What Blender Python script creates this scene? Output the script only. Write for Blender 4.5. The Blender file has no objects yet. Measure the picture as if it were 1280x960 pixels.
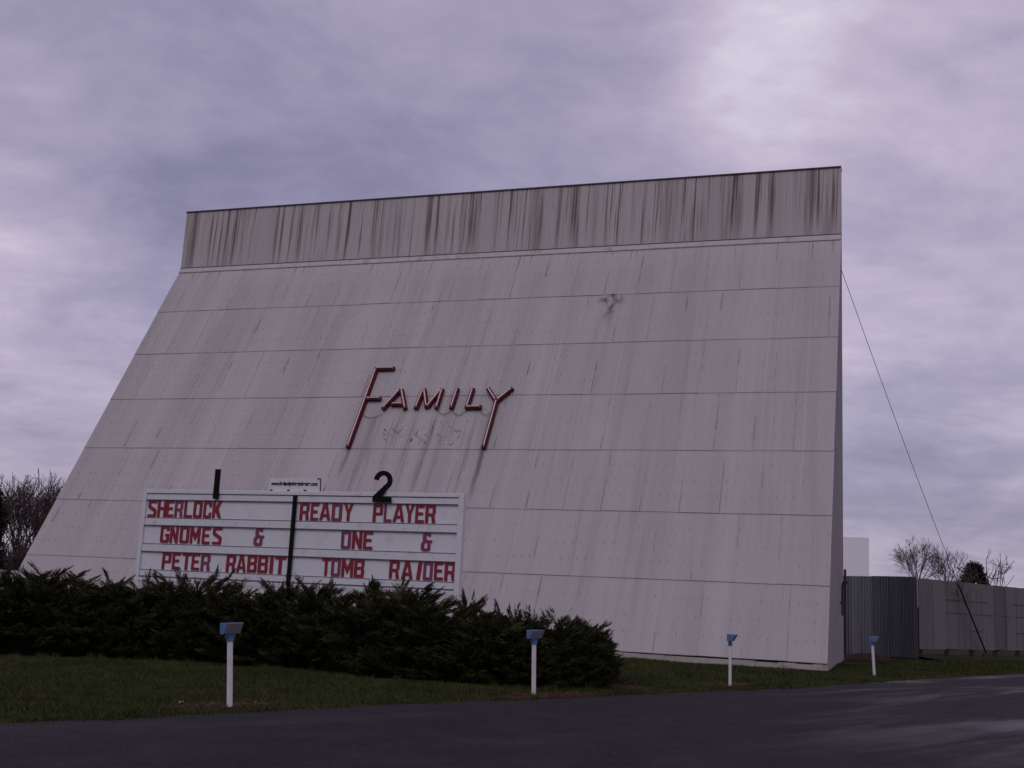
import bpy, math, random
import numpy as np
from mathutils import Vector, Matrix

S = bpy.context.scene
COL = S.collection
R = math.radians
random.seed(7)
rng = np.random.default_rng(11)

# ------------------------------------------------------------------ camera
cd = bpy.data.cameras.new('camera')
cam = bpy.data.objects.new('camera', cd)
COL.objects.link(cam)
cr = Vector((0.99882082, -0.00896645, 0.04771333))
cu = Vector((-0.04854853, -0.18447275, 0.98163784))
cf = Vector((0.0, 0.98279673, 0.18469053))
m3 = Matrix((cr, cu, -cf)).transposed()
cam.matrix_world = Matrix.Translation((0, 0, 1.6)) @ m3.to_4x4()
cd.sensor_width = 36.0
cd.lens = 1459.35 / 1280 * 36.0
cd.clip_start = 0.1
cd.clip_end = 6000
S.camera = cam

# ------------------------------------------------------------------ exposure
S.view_settings.view_transform = 'Standard'
S.view_settings.look = 'None'
S.view_settings.exposure = 0.0
S.view_settings.gamma = 1.0
S.view_settings.use_curve_mapping = False

# ------------------------------------------------------------------ node helpers
class NT:
    def __init__(self, tree):
        self.t = tree; self.n = tree.nodes; self.l = tree.links
    def new(self, typ, **kw):
        n = self.n.new(typ)
        for k, v in kw.items(): setattr(n, k, v)
        return n
    def put(self, sock, v):
        if hasattr(v, 'is_output') or isinstance(v, bpy.types.NodeSocket): self.l.new(v, sock)
        else: sock.default_value = v
    def math(self, op, a, b=0.0, clamp=False):
        n = self.new('ShaderNodeMath', operation=op, use_clamp=clamp)
        self.put(n.inputs[0], a); self.put(n.inputs[1], b)
        return n.outputs[0]
    def noise(self, vec, scale=1.0, detail=3.0, rough=0.55, dist=0.0):
        n = self.new('ShaderNodeTexNoise')
        self.l.new(vec, n.inputs['Vector'])
        n.inputs['Scale'].default_value = scale; n.inputs['Detail'].default_value = detail
        n.inputs['Roughness'].default_value = rough; n.inputs['Distortion'].default_value = dist
        return n.outputs['Fac']
    def ramp(self, fac, stops, interp='LINEAR'):
        n = self.new('ShaderNodeValToRGB'); n.color_ramp.interpolation = interp
        e = n.color_ramp.elements
        while len(e) > 1: e.remove(e[0])
        e[0].position = stops[0][0]; e[0].color = (*stops[0][1], 1)
        for p, c in stops[1:]:
            q = e.new(p); q.color = (*c, 1)
        self.put(n.inputs[0], fac)
        return n.outputs[0]
    def step(self, v, a, b, lo=0.0, hi=1.0):
        n = self.new('ShaderNodeMapRange', interpolation_type='SMOOTHSTEP')
        self.put(n.inputs[0], v)
        for i, x in zip((1, 2, 3, 4), (a, b, lo, hi)): n.inputs[i].default_value = x
        return n.outputs[0]
    def mix(self, f, a, b, blend='MIX'):
        n = self.new('ShaderNodeMix', data_type='RGBA', blend_type=blend)
        self.put(n.inputs[0], f)
        for s, v in ((n.inputs[6], a), (n.inputs[7], b)):
            if isinstance(v, (tuple, list)): s.default_value = (*v[:3], 1)
            else: self.put(s, v)
        return n.outputs[2]
    def mapping(self, vec, scale=(1, 1, 1), loc=(0, 0, 0), rot=(0, 0, 0)):
        n = self.new('ShaderNodeMapping')
        self.l.new(vec, n.inputs[0])
        n.inputs['Scale'].default_value = scale; n.inputs['Location'].default_value = loc
        n.inputs['Rotation'].default_value = rot
        return n.outputs[0]

# ------------------------------------------------------------------ world: overcast sky
W = bpy.data.worlds.new('World'); S.world = W; W.use_nodes = True
nt = NT(W.node_tree); nt.n.clear()
SUN_EL, SUN_AZ = R(48), R(205)          # azimuth clockwise from +Y: high, behind the camera and to its left
out = nt.new('ShaderNodeOutputWorld'); bg = nt.new('ShaderNodeBackground')
bg.inputs['Strength'].default_value = 0.1
sky = nt.new('ShaderNodeTexSky', sky_type='NISHITA')
sky.sun_disc = False; sky.sun_elevation = SUN_EL; sky.sun_rotation = SUN_AZ
tc = nt.new('ShaderNodeTexCoord'); D = tc.outputs['Generated']
sep = nt.new('ShaderNodeSeparateXYZ'); nt.l.new(D, sep.inputs[0])
zz = nt.math('ADD', nt.math('MAXIMUM', sep.outputs[2], 0.0), 0.24)
comb = nt.new('ShaderNodeCombineXYZ')
nt.l.new(nt.math('DIVIDE', sep.outputs[0], zz), comb.inputs[0])
nt.l.new(nt.math('DIVIDE', sep.outputs[1], zz), comb.inputs[1])
P = comb.outputs[0]
big = nt.noise(nt.mapping(P, (0.75, 1.0, 1), (3.1, 1.7, 0)), 1.1, 5, 0.5, 0.35)
fine = nt.noise(nt.mapping(P, (1.0, 1.1, 1), (8.2, 4.4, 2)), 3.4, 8, 0.58, 0.35)
wisp = nt.noise(nt.mapping(P, (1.0, 1.5, 1), (1.2, 7.4, 5)), 9.0, 7, 0.6, 0.3)
cl = nt.math('ADD', nt.math('MULTIPLY', nt.math('SUBTRACT', big, 0.5), 1.05), nt.math('MULTIPLY', nt.math('SUBTRACT', fine, 0.5), 0.95))
cl = nt.math('ADD', cl, nt.math('MULTIPLY', nt.math('SUBTRACT', wisp, 0.5), 0.30))
cl = nt.math('ADD', cl, 0.51)
warp = nt.new('ShaderNodeTexNoise'); nt.l.new(D, warp.inputs['Vector'])
warp.inputs['Scale'].default_value = 7; warp.inputs['Detail'].default_value = 4
wv = nt.new('ShaderNodeVectorMath', operation='MULTIPLY_ADD')
nt.l.new(warp.outputs['Color'], wv.inputs[0]); wv.inputs[1].default_value = (.16, .16, .12); nt.l.new(D, wv.inputs[2])
wv2 = nt.new('ShaderNodeVectorMath', operation='SUBTRACT'); nt.l.new(wv.outputs[0], wv2.inputs[0]); wv2.inputs[1].default_value = (.08, .08, .06)
# cloud masses, each a patch of the sky dome
for d0, amp, rad in [((0.171, 0.8619, 0.4773), .22, .11), ((-0.2129, 0.915, 0.3428), -.34, .20), ((0.03, 0.921, 0.388), -.36, .17),
                     ((-0.337, 0.8557, 0.3928), -.08, .15), ((-0.3962, 0.8768, 0.2725), .34, .09), ((0.3621, 0.8676, 0.3407), .09, .15),
                     ((0.3266, 0.914, 0.2406), -.10, .09), ((-0.37, 0.9116, 0.179), .05, .08), ((-0.366, 0.9248, 0.1039), -.10, .10),
                     ((0.3487, 0.9269, 0.1391), -.10, .07), ((0.3097, 0.9476, 0.0779), -.06, .07), ((0.384, 0.9225, 0.045), .22, .028)]:
    dn = nt.new('ShaderNodeVectorMath', operation='DISTANCE')
    nt.l.new(wv2.outputs[0], dn.inputs[0]); dn.inputs[1].default_value = d0
    cl = nt.math('ADD', cl, nt.step(dn.outputs['Value'], 0.0, rad * 1.5, amp, 0.0))
cl = nt.math('ADD', nt.math('MULTIPLY', cl, .75), .215)
cloud = nt.ramp(cl, [(0.0, (.185, .175, .285)), (0.2375, (.265, .245, .38)), (0.5, (.40, .36, .505)), (0.695, (.54, .475, .615)), (0.95, (.80, .745, .86))])
low = nt.step(sep.outputs[2], 0.02, 0.22, 0.80, 1.0)
cloud = nt.mix(1.0, cloud, low, 'MULTIPLY')
c10 = nt.mix(1.0, cloud, (10, 10, 10), 'MULTIPLY')
nt.l.new(nt.mix(0.95, sky.outputs[0], c10), bg.inputs[0])
nt.l.new(bg.outputs[0], out.inputs[0])

# ------------------------------------------------------------------ sun behind the overcast
ld = bpy.data.lights.new('sun', 'SUN'); ld.energy = 0.5; ld.angle = R(25); ld.color = (1.0, .95, .90)
sun = bpy.data.objects.new('sun', ld); COL.objects.link(sun)
sd = Vector((math.sin(SUN_AZ) * math.cos(SUN_EL), math.cos(SUN_AZ) * math.cos(SUN_EL), math.sin(SUN_EL)))
sun.rotation_euler = sd.to_track_quat('Z', 'Y').to_euler()
sun.location = (0, 0, 60)

# ------------------------------------------------------------------ object helpers
def tag(o, label=None, cat=None, group=None, kind=None):
    if label: o['label'] = label
    if cat: o['category'] = cat
    if group: o['group'] = group
    if kind: o['kind'] = kind
    return o

def empty(name, loc, rz=0, label=None, cat=None, group=None):
    o = bpy.data.objects.new(name, None); COL.objects.link(o)
    o.location = loc; o.rotation_euler = (0, 0, rz); o.empty_display_size = .3
    return tag(o, label, cat, group)

def link(name, me, mats, parent=None):
    o = bpy.data.objects.new(name, me); COL.objects.link(o)
    for m in (mats if isinstance(mats, (list, tuple)) else [mats]):
        if m.name not in [x.name for x in me.materials if x]: me.materials.append(m)
    if parent: o.parent = parent
    return o

class MB:
    """collects faces for one mesh"""
    def __init__(self): self.v = []; self.f = []; self.m = []
    def face(self, pts, m=0):
        i = len(self.v); self.v += [tuple(p) for p in pts]; self.f.append(tuple(range(i, i + len(pts)))); self.m.append(m)
    def hull8(self, p, m=0):   # p: 4 bottom, 4 top (same order, ccw seen from the top)
        i = len(self.v); self.v += [tuple(q) for q in p]
        for f in ((3, 2, 1, 0), (4, 5, 6, 7), (0, 1, 5, 4), (1, 2, 6, 5), (2, 3, 7, 6), (3, 0, 4, 7)):
            self.f.append(tuple(i + k for k in f)); self.m.append(m)
    def box(self, x0, x1, y0, y1, z0, z1, m=0):
        self.hull8([(x0, y0, z0), (x1, y0, z0), (x1, y1, z0), (x0, y1, z0), (x0, y0, z1), (x1, y0, z1), (x1, y1, z1), (x0, y1, z1)], m)
    def prism(self, poly, y0, y1, m=0):     # poly in XZ, ccw seen from -Y
        n = len(poly); i = len(self.v)
        self.v += [(x, y0, z) for x, z in poly] + [(x, y1, z) for x, z in poly]
        self.f.append(tuple(range(i, i + n))); self.f.append(tuple(range(i + 2 * n - 1, i + n - 1, -1))); self.m += [m, m]
        for k in range(n):
            a, b = i + k, i + (k + 1) % n
            self.f.append((b, a, a + n, b + n)); self.m.append(m)
    def tube(self, pts, rad, n=6, m=0, cap=True):
        pts = [Vector(p) for p in pts]
        if not isinstance(rad, (list, tuple)): rad = [rad] * len(pts)
        i = len(self.v); ref = None
        for k, p in enumerate(pts):
            t = (pts[min(k + 1, len(pts) - 1)] - pts[max(k - 1, 0)]).normalized()
            a = ref if ref is not None else (Vector((1, 0, 0)) if abs(t.x) < .8 else Vector((0, 1, 0)))
            a = (a - t * a.dot(t)).normalized(); b = t.cross(a); ref = a
            for j in range(n):
                g = 2 * math.pi * j / n
                self.v.append(tuple(p + (a * math.cos(g) + b * math.sin(g)) * rad[k]))
        for k in range(len(pts) - 1):
            for j in range(n):
                q = i + k * n + j; r = i + k * n + (j + 1) % n
                self.f.append((q, r, r + n, q + n)); self.m.append(m)
        if cap:
            self.f.append(tuple(i + j for j in range(n - 1, -1, -1))); self.m.append(m)
            e = i + (len(pts) - 1) * n
            self.f.append(tuple(e + j for j in range(n))); self.m.append(m)
    def build(self, name, mats, parent=None, smooth=False, bevel=0):
        me = bpy.data.meshes.new(name); me.from_pydata(self.v, [], self.f)
        for x in (mats if isinstance(mats, (list, tuple)) else [mats]): me.materials.append(x)
        me.polygons.foreach_set('material_index', self.m)
        if smooth: me.polygons.foreach_set('use_smooth', [True] * len(self.f))
        me.update()
        o = bpy.data.objects.new(name, me); COL.objects.link(o)
        if parent: o.parent = parent
        if bevel:
            b = o.modifiers.new('bevel', 'BEVEL'); b.width = bevel; b.segments = 2; b.limit_method = 'ANGLE'
        return o

def np_mesh(name, V, T, mats, parent=None, midx=None):
    """triangle / quad soup from numpy arrays"""
    me = bpy.data.meshes.new(name)
    V = np.asarray(V, np.float32); T = np.asarray(T, np.int32); k = T.shape[1]
    me.vertices.add(len(V)); me.vertices.foreach_set('co', V.ravel())
    me.loops.add(T.size); me.loops.foreach_set('vertex_index', T.ravel())
    me.polygons.add(len(T)); me.polygons.foreach_set('loop_start', np.arange(0, T.size, k, dtype=np.int32))
    me.polygons.foreach_set('loop_total', np.full(len(T), k, np.int32))
    for x in (mats if isinstance(mats, (list, tuple)) else [mats]): me.materials.append(x)
    if midx is not None: me.polygons.foreach_set('material_index', np.asarray(midx, np.int32))
    me.update(calc_edges=True)
    o = bpy.data.objects.new(name, me); COL.objects.link(o)
    if parent: o.parent = parent
    return o

# ------------------------------------------------------------------ materials
def mat(name, col=(.5, .5, .5), rough=.7, spec=.3, metal=0.0, var=0.0, vscale=2.0, bump=0.0, bscale=30.0, dirt=None, dscale=3.0, damt=.5):
    m = bpy.data.materials.new(name); m.use_nodes = True
    t = NT(m.node_tree); b = t.n['Principled BSDF']
    b.inputs['Roughness'].default_value = rough; b.inputs['Metallic'].default_value = metal
    b.inputs['Specular IOR Level'].default_value = spec
    oc = t.new('ShaderNodeTexCoord').outputs['Object']
    c = None
    if var:
        f = t.noise(oc, vscale, 5, .6)
        c = t.mix(f, tuple(x * (1 - var) for x in col), tuple(min(1, x * (1 + var)) for x in col))
    if dirt:
        f2 = t.step(t.noise(oc, dscale, 6, .65), .5, .72, 0, damt)
        c = t.mix(f2, c if c is not None else col, dirt)
    if c is not None: t.l.new(c, b.inputs['Base Color'])
    else: b.inputs['Base Color'].default_value = (*col, 1)
    if bump:
        bn = t.new('ShaderNodeBump'); bn.inputs['Strength'].default_value = bump; bn.inputs['Distance'].default_value = .02
        t.l.new(t.noise(oc, bscale, 4, .6), bn.inputs['Height']); t.l.new(bn.outputs[0], b.inputs['Normal'])
    return m

M = {}
M['white_board'] = mat('white_board', (.62, .62, .66), .55, .35, var=.08, vscale=1.5, dirt=(.30, .27, .25), dscale=2.2, damt=.28)
M['white_frame'] = mat('white_frame', (.60, .60, .64), .5, .35, var=.06, dirt=(.25, .22, .20), dscale=4, damt=.35)
M['rail_line'] = mat('rail_line', (.13, .12, .125), .6)
M['black_paint'] = mat('black_paint', (.004, .004, .0045), .7, .12, var=.2)
M['red_letter'] = mat('red_letter', (.215, .008, .022), .42, .4, var=.25, vscale=3)
M['faded_letter'] = mat('faded_letter', (.19, .034, .08), .45, .35, var=.3, vscale=4)
M['neon_channel'] = mat('neon_channel', (.080, .006, .011), .6, .15, var=.35, vscale=2, dirt=(.05, .02, .015), damt=.5)
M['neon_tube'] = mat('neon_tube', (.66, .46, .47), .3, .5, var=.15)
M['white_post'] = mat('white_post', (.62, .60, .62), .6, .3, var=.08, vscale=3, dirt=(.25, .2, .15), dscale=6, damt=.4)
M['blue_paint'] = mat('blue_paint', (.075, .155, .33), .5, .35, var=.25, vscale=8, dirt=(.20, .22, .28), dscale=12, damt=.5)
M['lens_grey'] = mat('lens_grey', (.24, .23, .26), .35, .5, var=.15, vscale=8)
M['dark_metal'] = mat('dark_metal', (.02, .02, .022), .5, .4, var=.2)
M['wire'] = mat('wire', (.11, .10, .115), .5, .4)
M['timber'] = mat('timber', (.05, .038, .03), .8, .2, var=.3)
M['concrete'] = mat('concrete', (.40, .37, .34), .85, .2, var=.2, vscale=1.2, bump=.3, bscale=12, dirt=(.12, .09, .07), dscale=1.8, damt=.7)
M['far_screen'] = mat('far_screen', (.80, .79, .84), .8, .1, var=.03)
M['bark'] = mat('bark', (.045, .034, .030), .9, .1, var=.4, vscale=3)
M['twig'] = mat('twig', (.080, .058, .056), .9, .1, var=.3, vscale=2)
M['stone'] = mat('stone', (.075, .07, .078), .9, .1, var=.7, vscale=9)
M['litter'] = mat('litter', (.7, .7, .7), .7, .2, var=.05)

def foliage(name, dark, light, scale=1.3, brown=None):
    m = bpy.data.materials.new(name); m.use_nodes = True
    t = NT(m.node_tree); b = t.n['Principled BSDF']
    oc = t.new('ShaderNodeTexCoord').outputs['Object']
    geo = t.new('ShaderNodeNewGeometry')
    f = t.math('ADD', t.math('MULTIPLY', t.noise(oc, scale, 4, .6), .75), t.math('MULTIPLY', geo.outputs['Random Per Island'], .35))
    c = t.mix(t.step(f, .3, .8), dark, light)
    if brown: c = t.mix(t.step(t.noise(oc, scale * 1.9, 3, .6), .58, .72, 0, .6), c, brown)
    t.l.new(c, b.inputs['Base Color'])
    b.inputs['Roughness'].default_value = .75; b.inputs['Specular IOR Level'].default_value = .15
    return m
M['juniper'] = foliage('juniper', (.013, .016, .006), (.058, .058, .019), 1.1, (.040, .027, .014))
M['shrub_leaf'] = foliage('shrub_leaf', (.012, .015, .006), (.038, .040, .014), 1.5, (.042, .024, .016))
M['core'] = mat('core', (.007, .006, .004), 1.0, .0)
M['conifer'] = foliage('conifer', (.016, .018, .012), (.036, .036, .020), .6)
M['grass'] = foliage('grass', (.020, .026, .008), (.060, .066, .019), .55, (.085, .070, .036))
M['straw'] = foliage('straw', (.07, .035, .022), (.14, .09, .055), 3)

def ground_material():
    m = bpy.data.materials.new('lawn'); m.use_nodes = True
    t = NT(m.node_tree); b = t.n['Principled BSDF']
    oc = t.new('ShaderNodeTexCoord').outputs['Object']
    c = t.mix(t.step(t.noise(oc, .55, 6, .65), .3, .7), (.022, .026, .010), (.045, .046, .017))
    c = t.mix(t.step(t.noise(oc, .9, 5, .7), .55, .75, 0, .6), c, (.055, .044, .024))
    c = t.mix(t.math('MULTIPLY', t.noise(oc, 40, 3, .7), .5), c, (.02, .02, .009))
    t.l.new(c, b.inputs['Base Color']); b.inputs['Roughness'].default_value = .95
    b.inputs['Specular IOR Level'].default_value = .05
    bn = t.new('ShaderNodeBump'); bn.inputs['Strength'].default_value = .8; bn.inputs['Distance'].default_value = .06
    t.l.new(t.noise(oc, 22, 5, .7), bn.inputs['Height']); t.l.new(bn.outputs[0], b.inputs['Normal'])
    return m
M['lawn'] = ground_material()

def mulch_material():
    m = bpy.data.materials.new('mulch'); m.use_nodes = True
    t = NT(m.node_tree); b = t.n['Principled BSDF']
    oc = t.new('ShaderNodeTexCoord').outputs['Object']
    c = t.ramp(t.noise(oc, 14, 6, .75), [(.3, (.022, .011, .009)), (.55, (.065, .032, .024)), (.75, (.12, .075, .05))])
    t.l.new(c, b.inputs['Base Color']); b.inputs['Roughness'].default_value = .95; b.inputs['Specular IOR Level'].default_value = .05
    bn = t.new('ShaderNodeBump'); bn.inputs['Strength'].default_value = 1; bn.inputs['Distance'].default_value = .04
    t.l.new(t.noise(oc, 30, 5, .75), bn.inputs['Height']); t.l.new(bn.outputs[0], b.inputs['Normal'])
    return m
M['mulch'] = mulch_material()

def road_material():
    m = bpy.data.materials.new('asphalt'); m.use_nodes = True
    t = NT(m.node_tree); b = t.n['Principled BSDF']
    oc = t.new('ShaderNodeTexCoord').outputs['Object']
    along = t.mapping(t.mapping(oc, rot=(0, 0, -R(50))), (.05, .30, 1))       # x runs along the carriageway
    wet = t.noise(along, 1.6, 6, .6, .4)
    sxy = t.new('ShaderNodeSeparateXYZ'); t.l.new(oc, sxy.inputs[0])
    lowside = t.step(t.math('ADD', sxy.outputs[0], t.math('MULTIPLY', t.noise(oc, .25, 4), 6)), 5.0, 13.0)   # the lot drains to this side
    wetm = t.math('MULTIPLY', t.step(wet, .50, .66), t.math('ADD', t.math('MULTIPLY', lowside, .62), .12))
    grain = t.noise(oc, 55, 3, .7)
    patch = t.noise(oc, 1.1, 5, .6)
    c = t.mix(t.step(patch, .35, .7), (.011, .0095, .0135), (.020, .018, .023))
    coarse = t.noise(oc, 14, 5, .7)
    c = t.mix(t.step(coarse, .52, .72, 0, .55), c, (.012, .011, .013))
    c = t.mix(t.step(coarse, .48, .30, 0, .6), c, (.042, .038, .045))
    c = t.mix(t.step(grain, .60, .74, 0, .8), c, (.15, .14, .145))
    c = t.mix(t.step(grain, .25, .40, .75, 0), c, (.012, .011, .012))
    c = t.mix(t.math('MULTIPLY', wetm, .35), c, (.018, .017, .021))
    t.l.new(c, b.inputs['Base Color'])
    rr = t.math('SUBTRACT', .80, t.math('MULTIPLY', wetm, .44))
    rr = t.math('ADD', rr, t.math('MULTIPLY', t.math('SUBTRACT', grain, .5), .25))
    t.l.new(rr, b.inputs['Roughness']); t.l.new(t.math('ADD', .12, t.math('MULTIPLY', wetm, .38)), b.inputs['Specular IOR Level'])
    bn = t.new('ShaderNodeBump'); bn.inputs['Distance'].default_value = .012
    t.l.new(t.math('SUBTRACT', 1.0, t.math('MULTIPLY', wetm, .4)), bn.inputs['Strength'])
    h = t.math('ADD', t.math('MULTIPLY', grain, .8), t.math('MULTIPLY', t.noise(oc, 3.2, 4, .6), .9))
    t.l.new(h, bn.inputs['Height']); t.l.new(bn.outputs[0], b.inputs['Normal'])
    return m
M['asphalt'] = road_material()

SL = 2.79577      # slope length of one row of cladding sheets
def cladding_material():
    m = bpy.data.materials.new('cladding_sheet'); m.use_nodes = True
    t = NT(m.node_tree); b = t.n['Principled BSDF']
    uv = t.new('ShaderNodeUVMap', uv_map='UVMap').outputs[0]                # u = metres along, v = metres up the slope
    s = t.new('ShaderNodeSeparateXYZ'); t.l.new(uv, s.inputs[0]); u, v = s.outputs[0], s.outputs[1]
    at = t.new('ShaderNodeAttribute', attribute_name='tint')
    c = t.mix(at.outputs['Fac'], (.390, .364, .372), (.420, .392, .401))
    stk = t.noise(t.mapping(uv, (2.4, .11, 1)), 1.0, 6, .62)                # long runs down the slope
    c = t.mix(t.step(stk, .50, .74, 0, .42), c, (.27, .235, .225))
    c = t.mix(t.step(t.noise(t.mapping(uv, (3.1, .16, 1), (9, 3, 0)), 1.0, 5, .6), .56, .74, 0, .35), c, (.45, .415, .41))
    c = t.mix(t.step(t.noise(t.mapping(uv, (.35, .3, 1)), 1.0, 5, .6), .4, .75, 0, .35), c, (.36, .335, .325))
    broad = t.noise(t.mapping(uv, (1.1, .035, 1), (4, 6, 0)), 1.0, 3, .55)
    c = t.mix(t.step(broad, .36, .50, .26, 0), c, (.31, .285, .29))
    c = t.mix(t.step(broad, .52, .66, 0, .36), c, (.47, .44, .452))
    # pale washed threads beside some of the joints
    thread = t.noise(t.mapping(uv, (6.5, .05, 1), (11, 2, 0)), 1.0, 2, .5)
    c = t.mix(t.step(thread, .60, .70, 0, .36), c, (.50, .47, .48))
    # dirt that gathers along each horizontal lap
    row = t.math('FRACT', t.math('DIVIDE', v, SL))
    edge = t.step(row, .0, .010, .8, 0)
    c = t.mix(t.math('MULTIPLY', edge, t.step(t.noise(t.mapping(uv, (1.3, .2, 1)), 1.0, 5, .7), .3, .6, .25, .9)), c, (.10, .08, .075))
    # pale washed strip under the flashing with dark threads in it
    topw = t.step(v, SL * 6.35, SL * 7.0)
    c = t.mix(t.math('MULTIPLY', topw, .55), c, (.47, .44, .445))
    thr = t.step(t.noise(t.mapping(uv, (7.5, .22, 1), (2, 0, 0)), 1.0, 3, .6), .56, .68)
    c = t.mix(t.math('MULTIPLY', t.math('MULTIPLY', thr, topw), .6), c, (.21, .18, .175))
    # runs below the neon lettering
    bx = t.math('MULTIPLY', t.step(u, 12.6, 13.6), t.step(u, 18.4, 19.2, 1, 0))
    by = t.math('MULTIPLY', t.step(v, 4.6, 7.6), t.step(v, 9.6, 10.6, 1, 0))
    run = t.step(t.noise(t.mapping(uv, (2.6, .10, 1), (5, 0, 0)), 1.0, 5, .65), .47, .66)
    c = t.mix(t.math('MULTIPLY', t.math('MULTIPLY', bx, by), t.math('MULTIPLY', run, .62)), c, (.17, .145, .14))
    # smudges where an earlier line of lettering was taken down
    sx = t.math('MULTIPLY', t.step(u, 14.0, 14.5), t.step(u, 17.5, 18.0, 1, 0))
    sy = t.math('MULTIPLY', t.step(v, 8.35, 8.75), t.step(v, 9.3, 9.8, 1, 0))
    sm = t.step(t.noise(t.mapping(uv, (2.8, 2.4, 1)), 1.0, 7, .72, 1.2), .53, .64)
    c = t.mix(t.math('MULTIPLY', t.math('MULTIPLY', sx, sy), t.math('MULTIPLY', sm, .8)), c, (.12, .10, .098))
    # dark runs from the feet of the two long letters
    for x0, v0, v1, a in ((18.80, 8.45, 5.0, .75), (12.95, 8.45, 6.6, .5)):
        w = t.math('ADD', u, t.math('MULTIPLY', t.math('SUBTRACT', t.noise(t.mapping(uv, (.1, .8, 1)), 1.0, 3), .5), .25))
        d = t.math('ABSOLUTE', t.math('SUBTRACT', w, x0))
        k = t.math('MULTIPLY', t.step(d, .03, .15, 1, 0), t.math('MULTIPLY', t.step(v, v1, v0 - .8), t.step(v, v0, v0 + .1, 1, 0)))
        c = t.mix(t.math('MULTIPLY', k, a), c, (.11, .085, .08))
    # rust burst high on the right
    d = t.math('ABSOLUTE', t.math('SUBTRACT', t.math('ADD', u, t.math('MULTIPLY', t.noise(uv, 2.2, 4), .5)), 23.0))
    k = t.math('MULTIPLY', t.step(d, .03, .30, 1, 0), t.math('MULTIPLY', t.step(v, 14.6, 16.6), t.step(v, 16.78, 16.86, 1, 0)))
    d3 = t.math('ABSOLUTE', t.math('SUBTRACT', v, 16.45))
    k = t.math('MAXIMUM', k, t.math('MULTIPLY', t.step(d3, .02, .3, 1, 0), t.step(d, .2, .75, .8, 0)))
    k2 = t.math('MULTIPLY', k, t.step(t.noise(t.mapping(uv, (5, 1.8, 1)), 1.0, 7, .75), .40, .56))
    c = t.mix(t.math('MULTIPLY', k2, .95), c, (.055, .03, .022))
    t.l.new(c, b.inputs['Base Color']); b.inputs['Roughness'].default_value = .8; b.inputs['Specular IOR Level'].default_value = .2
    return m
M['cladding'] = cladding_material()

def cap_material():
    m = bpy.data.materials.new('cap_sheet'); m.use_nodes = True
    t = NT(m.node_tree); b = t.n['Principled BSDF']
    uv = t.new('ShaderNodeUVMap', uv_map='UVMap').outputs[0]                # v = metres below the coping
    s = t.new('ShaderNodeSeparateXYZ'); t.l.new(uv, s.inputs[0]); u, v = s.outputs[0], s.outputs[1]
    at = t.new('ShaderNodeAttribute', attribute_name='tint')
    c = t.mix(at.outputs['Fac'], (.455, .412, .415), (.515, .47, .473))
    c = t.mix(t.step(t.noise(t.mapping(uv, (3, .2, 1)), 1.0, 5, .6), .5, .75, 0, .35), c, (.40, .355, .355))
    group = t.step(t.noise(t.mapping(uv, (.75, 0, 1), (7, 0, 0)), 1.0, 3, .6), .40, .56, .12, 1)
    for sc, off, lo, hi, amt, ln in ((1.1, 3.0, .50, .60, .42, 4.6), (2.6, 17.0, .535, .60, .72, 4.0), (3.3, 41.0, .545, .60, .80, 4.2), (4.6, 63.0, .56, .60, .80, 3.4), (7.5, 29.0, .55, .62, .55, 2.8)):
        lean = t.math('ADD', u, t.math('MULTIPLY', v, .035))
        cv = t.new('ShaderNodeCombineXYZ'); t.l.new(lean, cv.inputs[0]); t.l.new(t.math('MULTIPLY', v, .05), cv.inputs[1])
        n = t.noise(t.mapping(cv.outputs[0], (sc, 1, 1), (off, off, 0)), 1.0, 4, .62)
        length = t.math('MULTIPLY', t.noise(t.mapping(uv, (sc * .6, 0, 1), (off * 2, 0, 0)), 1.0, 2), ln * 2)
        fade = t.math('SUBTRACT', 1.0, t.math('DIVIDE', v, length), True)
        fade = t.step(fade, 0.0, .6)
        c = t.mix(t.math('MULTIPLY', t.math('MULTIPLY', t.step(n, lo, hi), fade), t.math('MULTIPLY', group, amt)), c, (.115, .085, .078))
    c = t.mix(t.step(v, 0, .10, .6, 0), c, (.10, .07, .06))
    t.l.new(c, b.inputs['Base Color']); b.inputs['Roughness'].default_value = .85; b.inputs['Specular IOR Level'].default_value = .15
    return m
M['cap'] = cap_material()
M['side'] = mat('side', (.30, .265, .27), .8, .2, var=.10, vscale=.8, dirt=(.15, .13, .125), dscale=.7, damt=.5)
M['flash'] = mat('flash', (.44, .405, .41), .6, .3, var=.12, vscale=2.5, dirt=(.2, .16, .14), dscale=3, damt=.6)
M['lap'] = mat('lap', (.085, .07, .068), .9, .1)
M['seam'] = mat('seam', (.19, .165, .162), .9, .1, var=.3)
M['bolt'] = mat('bolt', (.165, .14, .138), .8, .2)

def fence_material(name, a, bcol, rust, metal, rough):
    m = bpy.data.materials.new(name); m.use_nodes = True
    t = NT(m.node_tree); b = t.n['Principled BSDF']
    oc = t.new('ShaderNodeTexCoord').outputs['Object']
    at = t.new('ShaderNodeAttribute', attribute_name='tint')
    c = t.mix(at.outputs['Fac'], a, bcol)
    c = t.mix(t.step(t.noise(t.mapping(oc, (1.8, 1.8, .18)), 1.0, 6, .65), .46, .72, 0, .55), c, rust)
    t.l.new(c, b.inputs['Base Color'])
    b.inputs['Metallic'].default_value = metal; b.inputs['Specular IOR Level'].default_value = .35
    t.l.new(t.math('ADD', t.math('MULTIPLY', t.noise(oc, 3, 4), .25), rough - .12), b.inputs['Roughness'])
    return m
M['galv'] = fence_material('galvanised', (.045, .045, .054), (.24, .24, .255), (.035, .033, .036), .35, .34)
M['fence'] = fence_material('fence_sheet', (.115, .098, .108), (.165, .145, .155), (.075, .056, .058), .0, .75)

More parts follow.
